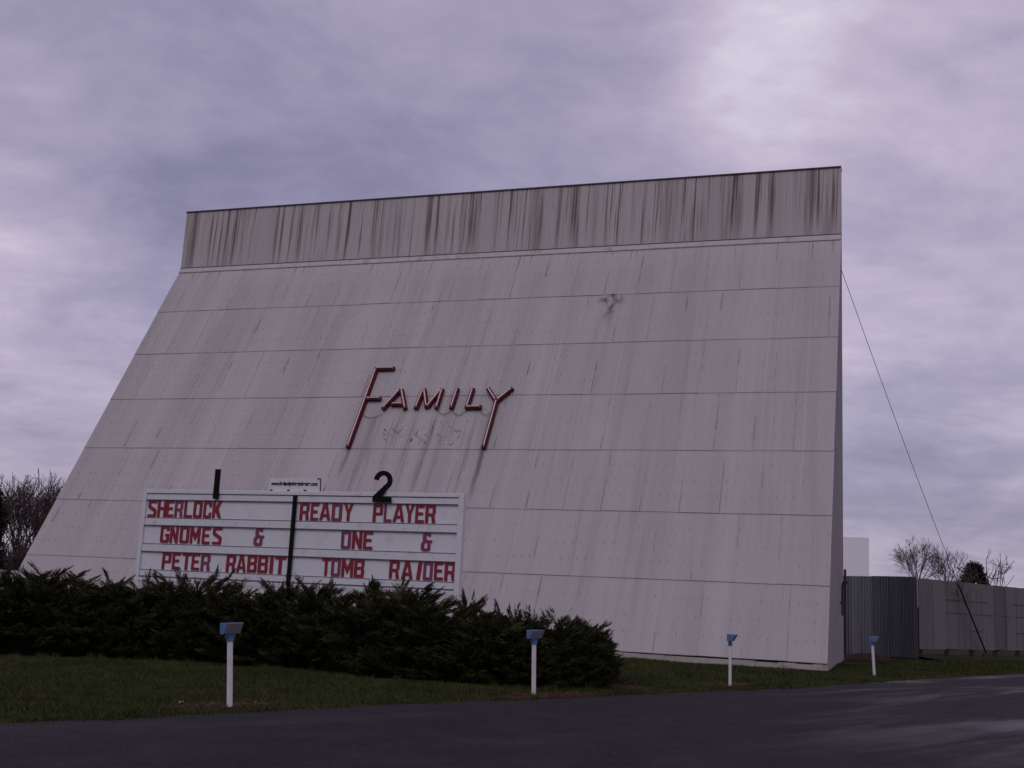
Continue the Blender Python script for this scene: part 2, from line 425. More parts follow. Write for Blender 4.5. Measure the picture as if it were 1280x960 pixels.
# ------------------------------------------------------------------ setting
g = MB(); g.face([(-3000, -3000, 0), (3000, -3000, 0), (3000, 3000, 0), (-3000, 3000, 0)])
tag(g.build('ground', M['lawn']), kind='structure')

EDGE = [(-60, -52), (-30, -16.2), (-13.5, 3.4), (-5.9, 13.2), (-4.45, 14.75), (-3.55, 15.9), (-1.5, 18.45), (1, 21.1), (4.66, 25.3), (6.9, 27.6), (10.15, 32.0), (14.5, 37.8), (19.1, 43.6), (25, 49.5), (34, 57.5), (60, 79), (160, 160)]
def edge_fine():
    out = []
    for (a, b) in zip(EDGE[:-1], EDGE[1:]):
        L = math.dist(a, b); n = max(2, int(L / .18)) if 5 < a[1] < 60 else 3
        for k in range(n):
            q = k / n; out.append((a[0] + (b[0] - a[0]) * q, a[1] + (b[1] - a[1]) * q))
    out.append(EDGE[-1]); return out
ef = edge_fine()
jit = []
w = 0.0
for i, (x, y) in enumerate(ef):
    w = w * .7 + random.uniform(-.05, .05)
    jit.append((x + w * .75, y - w * .65))
r = MB()
for (a, b) in zip(jit[:-1], jit[1:]):
    # strips across the carriageway, wide enough to pass under and behind the camera
    off = (26, -22)
    r.face([(a[0], a[1], .006), (a[0] + off[0], a[1] + off[1], .006), (b[0] + off[0], b[1] + off[1], .006), (b[0], b[1], .006)])
road = r.build('road', M['asphalt']); tag(road, kind='structure')

def on_lawn(x, y):
    """True on the grass side of the road edge"""
    ex = np.array([p[0] for p in EDGE]); ey = np.array([p[1] for p in EDGE])
    return y > np.interp(x, ex, ey)

def mulch(cx, cy, rx, ry, rot, z, seed, name='mulch_bed'):
    rr = random.Random(seed); n = 40; b = MB(); pts = []
    for k in range(n):
        a = 2 * math.pi * k / n; q = 1 + rr.uniform(-.22, .22)
        x, y = rx * q * math.cos(a), ry * q * math.sin(a)
        pts.append((cx + x * math.cos(rot) - y * math.sin(rot), cy + x * math.sin(rot) + y * math.cos(rot), z))
    for k in range(n): b.face([(cx, cy, z + .03), pts[k], pts[(k + 1) % n]])
    o = b.build(name, M['mulch'], smooth=True); tag(o, kind='structure'); return o
RD = R(46)
MULCH = [(-3.75, 16.9, 1.05, .42, RD, 1), (1.0, 21.8, 1.5, .42, RD, 2), (5.3, 27.5, 1.2, .45, RD, 3), (2.3, 25.3, .9, 1.3, RD, 4), (13.4, 44.6, 1.7, .8, R(45), 5), (-10.5, 9.6, .1, .1, 0, 6)]
for a in MULCH[:5]: mulch(a[0], a[1], a[2], a[3], a[4], .004, a[5])

# ------------------------------------------------------------------ screen tower
TH = -0.32813588; TW = 32.12; RUN = 1.39950; RISE = 2.42027; CAPH = 3.04
T0 = (-20.16063, 47.63613, 0.0); ZB = 0.22462
tower = empty('screen_tower', T0, TH, 'huge sloping pale grey panel-clad back of an outdoor cinema screen with brown-streaked top band', 'screen tower')
eU = np.array([0, RUN, RISE]) / SL; eN = np.array([0, -RISE, RUN]) / SL
def slope(x, s, n=0.0):
    p = eU * s + eN * n
    return (x, p[1], p[2] + ZB)

def sheeted(name, mats, parent, sheetw, rows, point, x0, x1, lap, seed, vflip=None, seg=4, pitch=.118, amp=.013, extra=()):
    """rows of corrugated sheets; point(x, s, n) gives the surface"""
    rr = random.Random(seed)
    V = []; F = []; mi = []; UV = []; tint = []
    for (s0, s1, off) in rows:
        x = x0; nx = x0 + off
        k = 0
        while x < x1 - 1e-6:
            xe = min(nx, x1); 
            if xe - x < .02:
                if nx >= x1: break
                nx += sheetw; continue
            tn = min(1, max(0, rr.gauss(.5, .24))); lift = rr.uniform(0, .010); sag = rr.uniform(-.012, .012); sag2 = sag + rr.uniform(-.012, .012)
            nseg = max(2, int(round((xe - x) / (pitch / seg))))
            base = len(V)
            for j in range(nseg + 1):
                q = j / nseg; xx = x + (xe - x - .001) * q
                h = amp * math.cos(2 * math.pi * (xx) / pitch)
                sb = s0 + sag + (sag2 - sag) * q
                for (s, n) in ((sb, lap * .2 - .02), (sb, lap + lift + h), (s1 + .04, h)):
                    V.append(point(xx, s, n)); UV.append((xx, s if vflip is None else vflip - s))
            for j in range(nseg):
                a = base + j * 3; b = a + 3
                F.append((a, b, b + 1, a + 1)); mi.append(1); tint.append(tn)
                F.append((a + 1, b + 1, b + 2, a + 2)); mi.append(0); tint.append(tn)
            x = xe; nx += sheetw
    for mm, mslot in extra:                # open joints and bolt heads belong to the sheets
        for f in mm.f:
            base = len(V); V += [mm.v[i] for i in f]; UV += [(0, 0)] * len(f); F.append(tuple(range(base, base + len(f)))); mi.append(mslot); tint.append(.5)
    me = bpy.data.meshes.new(name); me.from_pydata(V, [], F)
    for q in mats: me.materials.append(q)
    me.polygons.foreach_set('material_index', mi)
    ul = me.uv_layers.new(name='UVMap')
    li = np.zeros(len(me.loops), np.int32); me.loops.foreach_get('vertex_index', li)
    ul.data.foreach_set('uv', np.array(UV, np.float32)[li].ravel())
    at = me.attributes.new('tint', 'FLOAT', 'FACE'); at.data.foreach_set('value', np.array(tint, np.float32))
    me.update()
    o = bpy.data.objects.new(name, me); COL.objects.link(o); o.parent = parent
    return o
rr = random.Random(3)
rows = []
offs = [.85, .40, 1.1, .65, 1.25, .3, .95]
for k in range(7): rows.append((k * SL, (k + 1) * SL, offs[k]))
# dark open joints between neighbouring sheets, broken where the sheets still meet
j = MB()
for k in range(7):
    x = offs[k]
    while x < TW - .3:
        s = k * SL + .05
        while s < (k + 1) * SL - .1:
            L = rr.uniform(.3, 1.5); e = min(s + L, (k + 1) * SL - .05)
            if rr.random() < .44:
                wd = rr.choice([.003, .004, .005, .006, .012])
                j.face([slope(x - wd, s, .058), slope(x + wd, s, .058), slope(x + wd * .6, e, .036), slope(x - wd * .6, e, .036)])
            s = e + rr.uniform(0, .3)
        x += 1.43
bt = MB()
for k in range(7):
    for fr in (.26, .5, .75):
        x = .12 + rr.uniform(0, .1)
        while x < TW - .1:
            if rr.random() < .86:
                s = (k + fr) * SL + rr.uniform(-.02, .02); q = rr.uniform(.012, .021)
                bt.face([slope(x + q * math.cos(a), s + q * math.sin(a), .052) for a in [i * math.pi / 3 for i in range(6)]])
            x += .295
sheeted('cladding', [M['cladding'], M['lap'], M['seam'], M['bolt']], tower, 1.43, rows, slope, 0.0, TW, .011, 5, extra=((j, 2), (bt, 3)))
# body: two end walls, back wall
ZT = ZB + RISE * 7.075; YC = RUN * 7.075; ZTOP = ZT + CAPH; YB = YC + .55
for xs in (.03, TW - .03):
    b = MB()
    poly = [(0.02, ZB), (YC + .02, ZT), (YC + .02, ZTOP - .03), (YB, ZTOP - .03), (YB, .0), (.02, 0)]
    A = [(xs - .02, y, z) for y, z in poly]; B = [(xs + .02, y, z) for y, z in poly]
    b.face(A[::-1] if xs > 1 else A[::-1]); b.face(B)
    for i in range(len(poly)):
        q = (i + 1) % len(poly); b.face([A[i], A[q], B[q], B[i]])
    b.build('side_wall', M['side'], tower)
b = MB(); b.box(.06, TW - .06, YB - .04, YB - .002, 0, ZTOP - .04); b.build('back_wall', M['far_screen'], tower)
# cap wall
def capp(x, s, n=0.0): return (x, YC - n, ZT + s)
sheeted('cap_wall', [M['cap'], M['lap']], tower, 1.43, [(0.0, CAPH - .04, .7)], capp, 0.0, TW, .02, 9, vflip=CAPH)
b = MB(); b.box(-.01, TW + .01, YC - .05, YB + .01, ZTOP - .03, ZTOP + .02); b.build('coping', M['lap'], tower)
# flashing between slope and cap
p0 = slope(0, SL * 7 - .05, .05); p1 = (0, YC - .045, ZT + .03)
xs = 0.0
while xs < TW:
    xe = min(TW, xs + rr.choice([2.4, 3.0, 3.6])); dz = rr.uniform(-.012, .012)
    b = MB(); b.hull8([(xs, p0[1], p0[2] + dz), (xe - .01, p0[1], p0[2] + dz), (xe - .01, p0[1] + .02, p0[2] - .03), (xs, p0[1] + .02, p0[2] - .03),
             (xs, p1[1] - .02, p1[2]), (xe - .01, p1[1] - .02, p1[2]), (xe - .01, p1[1], p1[2] - .02), (xs, p1[1], p1[2] - .02)])
    b.build('flashing', M['flash'], tower); xs = xe
b = MB(); b.box(.0, TW, YC - .062, YC - .046, ZT + .03, ZT + .075); b.build('shadow_gap_strip', M['lap'], tower)  # dark strip added as the shadow gap at the foot of the cap
# foundation kerb with gaps and broken edge
b = MB(); xs = .0
while xs < TW:
    xe = min(TW, xs + rr.uniform(.5, 1.6)); h = ZB - rr.uniform(.015, .06)
    b.box(xs, xe, -.03 - rr.uniform(0, .03), .25, -.1, h); xs = xe
b.build('foundation', M['concrete'], tower)
# bent pipe bracket on the right end wall
b = MB(); b.tube([(TW + .09, 7.6, 1.75), (TW + .09, 7.6, 2.85), (TW + .13, 7.6, 3.0), (TW + .24, 7.6, 3.03), (TW + .26, 7.6, 2.93)], .04, 8)
b.box(TW, TW + .10, 7.55, 7.65, 2.2, 2.26); b.build('wall_pipe', M['dark_metal'], tower)

# ------------------------------------------------------------------ neon lettering on the slope
neon = empty('neon_sign', Vector(T0) + Matrix.Rotation(TH, 3, 'Z') @ Vector(slope(15.9, 8.4)), TH, 'large dark red unlit neon lettering spelling one word across the sloping panels', 'neon sign')
nb = Vector(slope(15.9, 8.4))
def nslope(x, s, n): return Vector(slope(x, s, n)) - nb
GL = {'F': [[(12.98, 8.36), (12.98, 12.67)], [(12.90, 12.66), (13.84, 12.66)], [(12.98, 10.97), (13.70, 10.97)]],
      'A': [[(13.94, 10.38), (14.46, 11.46)], [(14.50, 11.46), (14.97, 10.38)], [(14.24, 10.66), (14.82, 10.66)]],
      'M': [[(15.43, 10.39), (15.50, 11.45)], [(15.53, 11.46), (15.90, 10.46)], [(15.90, 10.46), (16.33, 11.45)], [(16.35, 11.46), (16.34, 10.39)]],
      'I': [[(17.02, 11.47), (17.0, 10.39)]],
      'L': [[(17.70, 11.47), (17.67, 10.40)], [(17.60, 10.45), (18.30, 10.46)]],
      'Y': [[(18.35, 11.46), (18.86, 10.76)], [(19.42, 11.46), (18.87, 10.76)], [(18.87, 10.84), (18.86, 8.36)]]}
for ch, strokes in GL.items():
    c = MB(); tb = MB()
    for i, ((xa, sa), (xb, sb)) in enumerate(strokes):
        d = Vector((xb - xa, sb - sa)); L = d.length; d /= L; q = Vector((-d.y, d.x)); hw = .088
        n0 = .06 + i * .004; n1 = .165 - i * .004
        if d.y < 0 or (abs(d.y) < 1e-3 and d.x < 0): pass
        pts = [Vector((xa, sa)) - q * hw, Vector((xb, sb)) - q * hw, Vector((xb, sb)) + q * hw, Vector((xa, sa)) + q * hw]
        c.hull8([nslope(p.x, p.y, n0) for p in pts] + [nslope(p.x, p.y, n1) for p in pts])
        a2, b2 = Vector((xa, sa)) + d * .09, Vector((xb, sb)) - d * .09
        tb.tube([nslope(a2.x, a2.y, n1), nslope(a2.x, a2.y, n1 + .05), nslope(b2.x, b2.y, n1 + .05), nslope(b2.x, b2.y, n1)], .030, 8)
        for e in (.15, .85):     # stand-offs
            p = Vector((xa, sa)) + d * L * e
            c.tube([nslope(p.x, p.y, 0), nslope(p.x, p.y, n0 + .002)], .02, 5)
    lo = c.build('letter', M['neon_channel'], neon)
    tb.build('neon_tube', M['neon_tube'], lo)
for xa, xb, s0, dip in ((13.05, 13.95, 10.2, .22), (16.4, 17.0, 10.36, .2), (17.05, 17.65, 10.36, .26), (18.25, 18.8, 10.36, .26)):
    wv_ = MB(); wv_.tube([nslope(xa + (xb - xa) * t / 8, s0 - dip * (1 - (2 * t / 8 - 1) ** 2), .07) for t in range(9)], .013, 5); wv_.build('feed_wire', M['wire'], neon)
for _ in range(9):              # stubs left from the line of lettering that was taken down
    x, s = rr.uniform(14.1, 17.9), rr.uniform(8.5, 9.5); st = MB(); st.tube([nslope(x, s, .02), nslope(x, s, .12)], rr.uniform(.012, .022), 6); st.build('bracket_stub', M['dark_metal'], neon)

# ------------------------------------------------------------------ marquee sign
KS = 29.5 / 28.0
SA = Vector((-8.60766 * KS, 29.5, 0)); SB = Vector((-0.91176 * KS, 24.98612 * KS, 0))
sdir = (SB - SA).normalized(); SANG = math.atan2(sdir.y, sdir.x)
marq = empty('marquee_sign', SA, SANG, 'long white changeable-letter signboard with red capitals standing behind the juniper hedge', 'signboard')
def sz(z): return 1.6 + (z - 1.6) * KS
def sx(s): return s * KS
SWD = sx(8.265)
b = MB(); b.box(.02, SWD - .02, .0, .12, sz(1.72), sz(3.85)); b.build('board', M['white_board'], marq)
fr = MB()
fr.box(-.06, sx(.055), -.045, .13, sz(1.70), sz(3.868)); fr.box(SWD - sx(.10), SWD + .03, -.045, .09, sz(1.70), sz(3.868))
fr.box(sx(.055), SWD - sx(.10), -.055, .155, sz(3.775), sz(3.864)); fr.box(sx(.055), SWD - sx(.10), -.055, .155, sz(1.71), sz(1.80))
fr.build('frame', M['white_frame'], marq, bevel=.008)
for z0, z1 in ((3.62, 3.77), (3.02, 3.20), (2.405, 2.59), (1.83, 1.985)):     # rails between the letter rows, with thin dark lips
    rl = MB(); rl.box(sx(.06), SWD - sx(.105), -.028, -.001, sz(z0) + .012, sz(z1) - .012)
    rl.box(sx(.06), SWD - sx(.105), -.045, -.001, sz(z0) - .006, sz(z0) + .009, 1); rl.box(sx(.06), SWD - sx(.105), -.036, -.001, sz(z1) - .009, sz(z1) + .004, 1)
    rl.build('rail', [M['white_frame'], M['rail_line']], marq)
b = MB(); b.box(sx(4.10), sx(4.195), -.085, -.046, sz(1.75), sz(3.768)); b.build('divider', M['black_paint'], marq, bevel=.006)
for s in (.6, 4.15, 7.6):
    b = MB(); b.tube([(sx(s), .20, -.3), (sx(s), .20, sz(3.7))], .07, 10); b.build('post', M['dark_metal'], marq, smooth=False)

TX, TY, CH = .30, .17, .09
def glyph(c):
    t, ty, k = TX, TY, CH
    G = {
    'I': [[(0, 0), (0, 1), (1, 1), (1, 0)]],
    'T': [[(0, 1), (1, 1), (1, 1 - ty), (.5 + t / 2, 1 - ty), (.5 + t / 2, 0), (.5 - t / 2, 0), (.5 - t / 2, 1 - ty), (0, 1 - ty)]],
    'L': [[(0, 0), (0, 1), (t, 1), (t, ty), (1, ty), (1, 0)]],
    'E': [[(0, 0), (0, 1), (1, 1), (1, 1 - ty), (t, 1 - ty), (t, .59), (.86, .59), (.86, .43), (t, .43), (t, ty), (1, ty), (1, 0)]],
    'H': [[(0, 0), (0, 1), (t, 1), (t, .6), (1 - t, .6), (1 - t, 1), (1, 1), (1, 0), (1 - t, 0), (1 - t, .43), (t, .43), (t, 0)]],
    'O': [[(k, 0), (0, k), (0, 1 - k), (k, 1), (1 - k, 1), (1, 1 - k), (1, k), (1 - k, 0)], [(t, ty), (1 - t, ty), (1 - t, 1 - ty), (t, 1 - ty)]],
    'D': [[(0, 0), (0, 1), (1 - k, 1), (1, 1 - k), (1, k), (1 - k, 0)], [(t, ty), (1 - t, ty), (1 - t, 1 - ty), (t, 1 - ty)]],
    'P': [[(0, 0), (0, 1), (1 - k, 1), (1, 1 - k), (1, .45), (1 - k, .38), (t, .38), (t, 0)], [(t, .53), (1 - t, .53), (1 - t, 1 - ty), (t, 1 - ty)]],
    'R': [[(0, 0), (0, 1), (1 - k, 1), (1, 1 - k), (1, .55), (.88, .45), (1.02, 0), (1 - t, 0), (.60, .38), (t, .38), (t, 0)], [(t, .54), (1 - t, .54), (1 - t, 1 - ty), (t, 1 - ty)]],
    'B': [[(0, 0), (0, 1), (1 - k, 1), (1, 1 - k), (1, .60), (.90, .52), (1, .44), (1, k), (1 - k, 0)], [(t, .60), (1 - t, .60), (1 - t, 1 - ty), (t, 1 - ty)], [(t, ty), (1 - t, ty), (1 - t, .44), (t, .44)]],
    'S': [[(k, 1), (1, 1), (1, .84), (t + .06, .84), (t, .80), (t, .69), (.93, .47), (1, .40), (1, k), (1 - k, 0), (0, 0), (0, .16), (.64, .16), (.70, .20), (.70, .31), (.07, .53), (0, .60), (0, 1 - k)]],
    'G': [[(k, 1), (1 - k, 1), (1, 1 - k), (1, .70), (1 - t, .70), (1 - t, 1 - ty), (t, 1 - ty), (t, ty), (1 - t, ty), (1 - t, .38), (.54, .38), (.54, .53), (1, .53), (1, k), (1 - k, 0), (k, 0), (0, k), (0, 1 - k)]],
    'C': [[(k, 1), (1 - k, 1), (1, 1 - k), (1, .66), (1 - t, .66), (1 - t, 1 - ty), (t, 1 - ty), (t, ty), (1 - t, ty), (1 - t, .34), (1, .34), (1, k), (1 - k, 0), (k, 0), (0, k), (0, 1 - k)]],
    'K': [[(0, 0), (0, 1), (t, 1), (t, .62), (.66, 1), (1, 1), (.66, .52), (1, 0), (.66, 0), (t, .42), (t, 0)]],
    'N': [[(0, 0), (0, 1), (t, 1), (1 - t, .46), (1 - t, 1), (1, 1), (1, 0), (1 - t, 0), (t, .54), (t, 0)]],
    'M': [[(0, 0), (0, 1), (.24, 1), (.5, .56), (.76, 1), (1, 1), (1, 0), (.76, 0), (.76, .55), (.5, .14), (.24, .55), (.24, 0)]],
    'A': [[(0, 0), (.33, 1), (.67, 1), (1, 0), (.73, 0), (.68, .2), (.32, .2), (.27, 0)], [(.37, .36), (.63, .36), (.5, .80)]],
    'Y': [[(0, 1), (t, 1), (.5, .62), (1 - t, 1), (1, 1), (.5 + t / 2, .44), (.5 + t / 2, 0), (.5 - t / 2, 0), (.5 - t / 2, .44)]],
    '&': [[(.26, 1), (.76, 1), (.84, .94), (.84, .80), (.62, .80), (.62, .85), (.44, .85), (.44, .70), (.60, .60), (1, .60), (1, .47), (.86, .45), (.86, .10), (.74, 0), (.14, 0), (0, .11), (0, .40), (.17, .56), (.12, .66), (.12, .90)], [(.29, .16), (.58, .16), (.58, .45), (.38, .45), (.29, .36)]],
    }
    return G[c]
def filled(polys, depth):
    """2D filled shape with holes, extruded, as a mesh in XZ facing -Y"""
    cu_ = bpy.data.curves.new('shape', 'CURVE'); cu_.dimensions = '2D'; cu_.fill_mode = 'BOTH'; cu_.extrude = depth / 2
    for p in polys:
        s = cu_.splines.new('POLY'); s.points.add(len(p) - 1); s.use_cyclic_u = True
        for q, (x, y) in zip(s.points, p): q.co = (x, y, 0, 1)
    o = bpy.data.objects.new('shape', cu_); COL.objects.link(o)
    dg = bpy.context.evaluated_depsgraph_get()
    me = bpy.data.meshes.new_from_object(o.evaluated_get(dg))
    bpy.data.objects.remove(o); bpy.data.curves.remove(cu_)
    me.transform(Matrix.Rotation(R(90), 4, 'X'))
    me.materials.clear(); return me
WORDS = [
 ('SHERLOCK', 0, [(.11, .35), (.38, .63), (.64, .84), (.87, 1.10), (1.14, 1.37), (1.40, 1.64), (1.68, 1.90), (1.93, 2.18)], [3]),
 ('GNOMES', 1, [(.54, .79), (.81, 1.04), (1.09, 1.35), (1.38, 1.66), (1.71, 1.93), (2.0, 2.25)], []),
 ('&', 1, [(3.12, 3.39)], [0]),
 ('PETER', 2, [(.66, .91), (.95, 1.17), (1.22, 1.47), (1.49, 1.71), (1.75, 2.0)], [4]),
 ('RABBIT', 2, [(2.44, 2.69), (2.72, 2.98), (3.01, 3.26), (3.29, 3.55), (3.60, 3.69), (3.73, 4.01)], []),
 ('READY', 0, [(4.27, 4.51), (4.55, 4.75), (4.78, 5.06), (5.09, 5.35), (5.39, 5.63)], [3]),
 ('PLAYER', 0, [(6.12, 6.36), (6.39, 6.58), (6.61, 6.89), (6.90, 7.13), (7.15, 7.36), (7.39, 7.63)], [1]),
 ('ONE', 1, [(5.38, 5.62), (5.65, 5.90), (5.93, 6.16)], [0]),
 ('&', 1, [(7.33, 7.59)], [0]),
 ('TOMB', 2, [(4.94, 5.16), (5.18, 5.41), (5.44, 5.73), (5.75, 6.0)], [1]),
 ('RAIDER', 2, [(6.61, 6.85), (6.90, 7.18), (7.26, 7.35), (7.42, 7.64), (7.68, 7.89), (7.92, 8.17)], [3])]
ZR = [(3.218, 3.612), (2.612, 3.008), (2.005, 2.398)]
for word, row, spans, faded in WORDS:
    for i, (ch, (a, b_)) in enumerate(zip(word, spans)):
        z0, z1 = sz(ZR[row][0]), sz(ZR[row][1]); x0, x1 = sx(a), sx(b_)
        tilt = rr.uniform(-.012, .012) if ch != 'I' or word != 'RAIDER' else -.11
        polys = [[(px * (x1 - x0), py * (z1 - z0)) for px, py in p] for p in glyph(ch)]
        me = filled(polys, .012)
        o = link('letter', me, M['faded_letter'] if i in faded else M['red_letter'], marq)
        o.location = (x0, -.012, z0 + rr.uniform(-.006, .006)); o.rotation_euler = (0, -tilt, 0)
        if i in faded: o['label'] = 'faded purplish red plastic capital'
# screen numerals standing over the top edge
nx0, nx1 = sx(1.965), sx(2.10)
b = MB(); b.box(nx0, nx1, -.11, -.06, sz(3.66), sz(4.35)); b.build('numeral', M['black_paint'], marq, bevel=.006)
def two(w, h, t):
    cx, r0 = w * .5, w * .5 - t / 2; cy = h - w * .5
    path = [(cx + r0 * math.cos(a), cy + r0 * .98 * math.sin(a)) for a in [R(175 - 12 * i) for i in range(18)]]
    path += [(w * .20, t * 1.02)]
    L, Rr = [], []
    for i, p in enumerate(path):
        a = path[max(0, i - 1)]; c = path[min(len(path) - 1, i + 1)]
        d = Vector((c[0] - a[0], c[1] - a[1])).normalized(); n = Vector((-d.y, d.x)) * t / 2
        L.append((p[0] + n.x, p[1] + n.y)); Rr.append((p[0] - n.x, p[1] - n.y))
    # foot of the diagonal runs into the base bar
    return L[:-1] + [(w, t), (w, 0), (0, 0), (0, t * .9)] + Rr[:-1][::-1] if False else (L[:-1], Rr[:-1], path)
w_, h_, t_ = sx(.445), sz(4.338) - sz(3.645), .105 * KS
L_, R_, pth = two(w_, h_, t_)
# L_ is the inner side at the start of the hook (clockwise arc): outline = outer side, base bar, inner side back
outer, inner = (L_, R_) if L_[5][1] > R_[5][1] else (R_, L_)
poly = outer + [(w_ * .42, t_), (w_, t_), (w_, 0), (0, 0), (0, t_ * 1.15)] + inner[::-1]
o = link('numeral', filled([poly], .05), M['black_paint'], marq); o.location = (sx(6.13), -.085, sz(3.645))
# web address plate standing on the frame
b = MB(); b.box(sx(3.39), sx(4.735), .0, .03, sz(3.868), sz(4.158)); pl = b.build('address_plate', M['white_board'], marq, bevel=.004)
fc = bpy.data.curves.new('lettering', 'FONT'); fc.body = 'www.thefamilydriveintheatre.com'; fc.size = .1; fc.offset = .0045; fc.align_x = 'CENTER'; fc.align_y = 'CENTER'; fc.extrude = .0015
fo = bpy.data.objects.new('lettering', fc); COL.objects.link(fo)
tm = bpy.data.meshes.new_from_object(fo.evaluated_get(bpy.context.evaluated_depsgraph_get())); bpy.data.objects.remove(fo); bpy.data.curves.remove(fc)
tm.transform(Matrix.Rotation(R(90), 4, 'X'))
xs_ = [v.co.x for v in tm.vertices]; kx = sx(1.22) / (max(xs_) - min(xs_)); tm.transform(Matrix.Diagonal((kx, 1, 1.25, 1))); tm.materials.clear()
to = link('lettering', tm, M['black_paint'], pl); to.location = (sx(4.06), -.003, sz(4.035))
b = MB(); b.tube([(sx(4.66), -.02, sz(4.16)), (sx(4.75), -.02, sz(4.155)), (sx(4.76), -.02, sz(3.86))], .014, 6)
b.build('bracket', M['dark_metal'], marq)
for s in (3.44, 3.90, 4.33):
    b = MB(); b.box(sx(s), sx(s + .06), -.03, -.001, sz(3.868), sz(3.90)); b.build('clip', M['dark_metal'], marq)

# ------------------------------------------------------------------ foliage
def sprays(P0, D0, L, nl, lw, rg, up=.15, spread=.75):
    """feathery sprays: rows of narrow leaf triangles along curved spines"""
    n = len(P0)
    D0 = D0 / np.linalg.norm(D0, axis=1, keepdims=True)
    tmp = rg.normal(size=(n, 3)); side = np.cross(D0, tmp); side /= np.linalg.norm(side, axis=1, keepdims=True) + 1e-9
    nor = np.cross(D0, side)
    Vs = []
    for k in range(nl):
        q = (k + .6) / nl
        c = P0 + D0 * (L * q)[:, None] + np.array([0, 0, 1.]) * (up * L * q * q)[:, None]
        for sg in (-1, 1):
            ln = L * (.42 * (1 - q) + .12) * rg.uniform(.7, 1.3, n)
            d = D0 * rg.uniform(.55, 1.0, n)[:, None] + side * (sg * rg.uniform(.4, 1, n) * spread)[:, None] + nor * rg.normal(0, .35, n)[:, None]
            d /= np.linalg.norm(d, axis=1, keepdims=True)
            w = np.cross(d, nor); w /= np.linalg.norm(w, axis=1, keepdims=True) + 1e-9
            ww = (lw * rg.uniform(.7, 1.4, n))[:, None]
            a = c - w * ww; b = c + w * ww; e = c + d * ln[:, None] + np.array([0, 0, 1.]) * (up * ln * .5)[:, None]
            Vs.append(np.stack([a, b, e], 1))
    V = np.concatenate(Vs, 0)
    return V.reshape(-1, 3)

def tri_obj(name, V, mats, parent):
    return np_mesh(name, V, np.arange(len(V)).reshape(-1, 3), mats, parent)

# hedge: centre line (X, Y), half depth, height
HP = np.array([(-17.5, 27.6, 1.35, 1.58), (-13.5, 27.4, 1.35, 1.58), (-10.8, 27.25, 1.35, 1.54), (-8.1, 27.75, 1.3, 1.54), (-5.75, 27.35, 1.3, 1.52), (-3.7, 26.6, 1.3, 1.50), (-2.4, 25.6, 1.35, 1.58), (-1.25, 24.95, 1.35, 1.50), (-.45, 24.65, 1.3, 1.30), (.15, 24.55, 1.2, 1.10)])
hs = np.concatenate([[0], np.cumsum(np.hypot(np.diff(HP[:, 0]), np.diff(HP[:, 1])))])
def hedge_at(s):
    return np.stack([np.interp(s, hs, HP[:, i]) for i in range(4)], -1)
def hedge_dir(s):
    a, b = hedge_at(s - .3), hedge_at(s + .3); d = (b - a)[:, :2]; return d / np.linalg.norm(d, axis=1, keepdims=True)
def lump(s, a):
    return 1 + .07 * np.sin(2.1 * s + 1.3 * np.sin(3 * a)) + .05 * np.sin(4.7 * s + 4 * a) + .03 * np.sin(9.3 * s - 5 * a)
def hedge_pt(s, a, k=1.0):
    """a: 0 front foot .. pi back foot"""
    h = hedge_at(s); d = hedge_dir(s); nrm = np.stack([d[:, 1], -d[:, 0]], -1)     # towards the road
    e = .55
    cx = np.sign(np.cos(a)) * np.abs(np.cos(a)) ** e; cz = np.abs(np.sin(a)) ** .75
    r_ = lump(s, a) * k
    x = h[:, 0] + nrm[:, 0] * cx * h[:, 2] * r_; y = h[:, 1] + nrm[:, 1] * cx * h[:, 2] * r_
    z = np.maximum(h[:, 3] * cz * r_, 0)
    out_ = np.stack([nrm[:, 0] * np.cos(a), nrm[:, 1] * np.cos(a), np.sin(a) * .8 + .1], -1)
    return np.stack([x, y, z], -1), out_
hedge = empty('juniper_hedge', (-8, 27.5, 0), 0, 'long dark spreading evergreen hedge growing in front of the white signboard', 'hedge')
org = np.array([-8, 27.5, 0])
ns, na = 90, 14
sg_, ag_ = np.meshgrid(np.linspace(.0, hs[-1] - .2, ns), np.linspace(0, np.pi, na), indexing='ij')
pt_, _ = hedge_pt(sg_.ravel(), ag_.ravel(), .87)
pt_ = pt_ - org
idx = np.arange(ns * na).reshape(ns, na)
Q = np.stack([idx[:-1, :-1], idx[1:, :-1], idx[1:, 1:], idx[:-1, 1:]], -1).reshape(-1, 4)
np_mesh('light_block_core', pt_, Q, M['core'], hedge)  # near-black core added to block light through the hedge
def boughs(n, base, outd, tang, L0, L1, per, lw, rg, lift=(-.12, .22), nl=9):
    """flat layered boughs: each a fan of feathery plumes along one axis"""
    d = outd * np.array([1, 1, .25]) * rg.uniform(.45, 1.0, n)[:, None] + tang * rg.normal(.15, .75, n)[:, None] + np.stack([np.zeros(n), np.zeros(n), rg.uniform(*lift, n)], -1)
    d /= np.linalg.norm(d, axis=1, keepdims=True)
    upv = np.array([0, 0, 1.]) + rg.normal(0, .20, (n, 3)); sd = np.cross(d, upv); sd /= np.linalg.norm(sd, axis=1, keepdims=True)
    L = rg.uniform(L0, L1, n)
    q = np.repeat(np.arange(n), per); m = len(q)
    t = rg.random(m); sgn = rg.choice([-1, 1], m)
    P = base[q] + d[q] * (L[q] * t * .75)[:, None] + np.array([0, 0, 1.]) * (.10 * L[q] * t * t)[:, None] + rg.normal(0, .025, (m, 3))
    dd = d[q] + sd[q] * (sgn * rg.uniform(.05, .8, m) * (1 - .5 * t))[:, None] + rg.normal(0, .10, (m, 3)) + np.array([0, 0, .05])
    return sprays(P, dd, L[q] * rg.uniform(.35, .6, m) * (1.1 - .4 * t), nl, lw, rg, .07, .40)
n = 1500
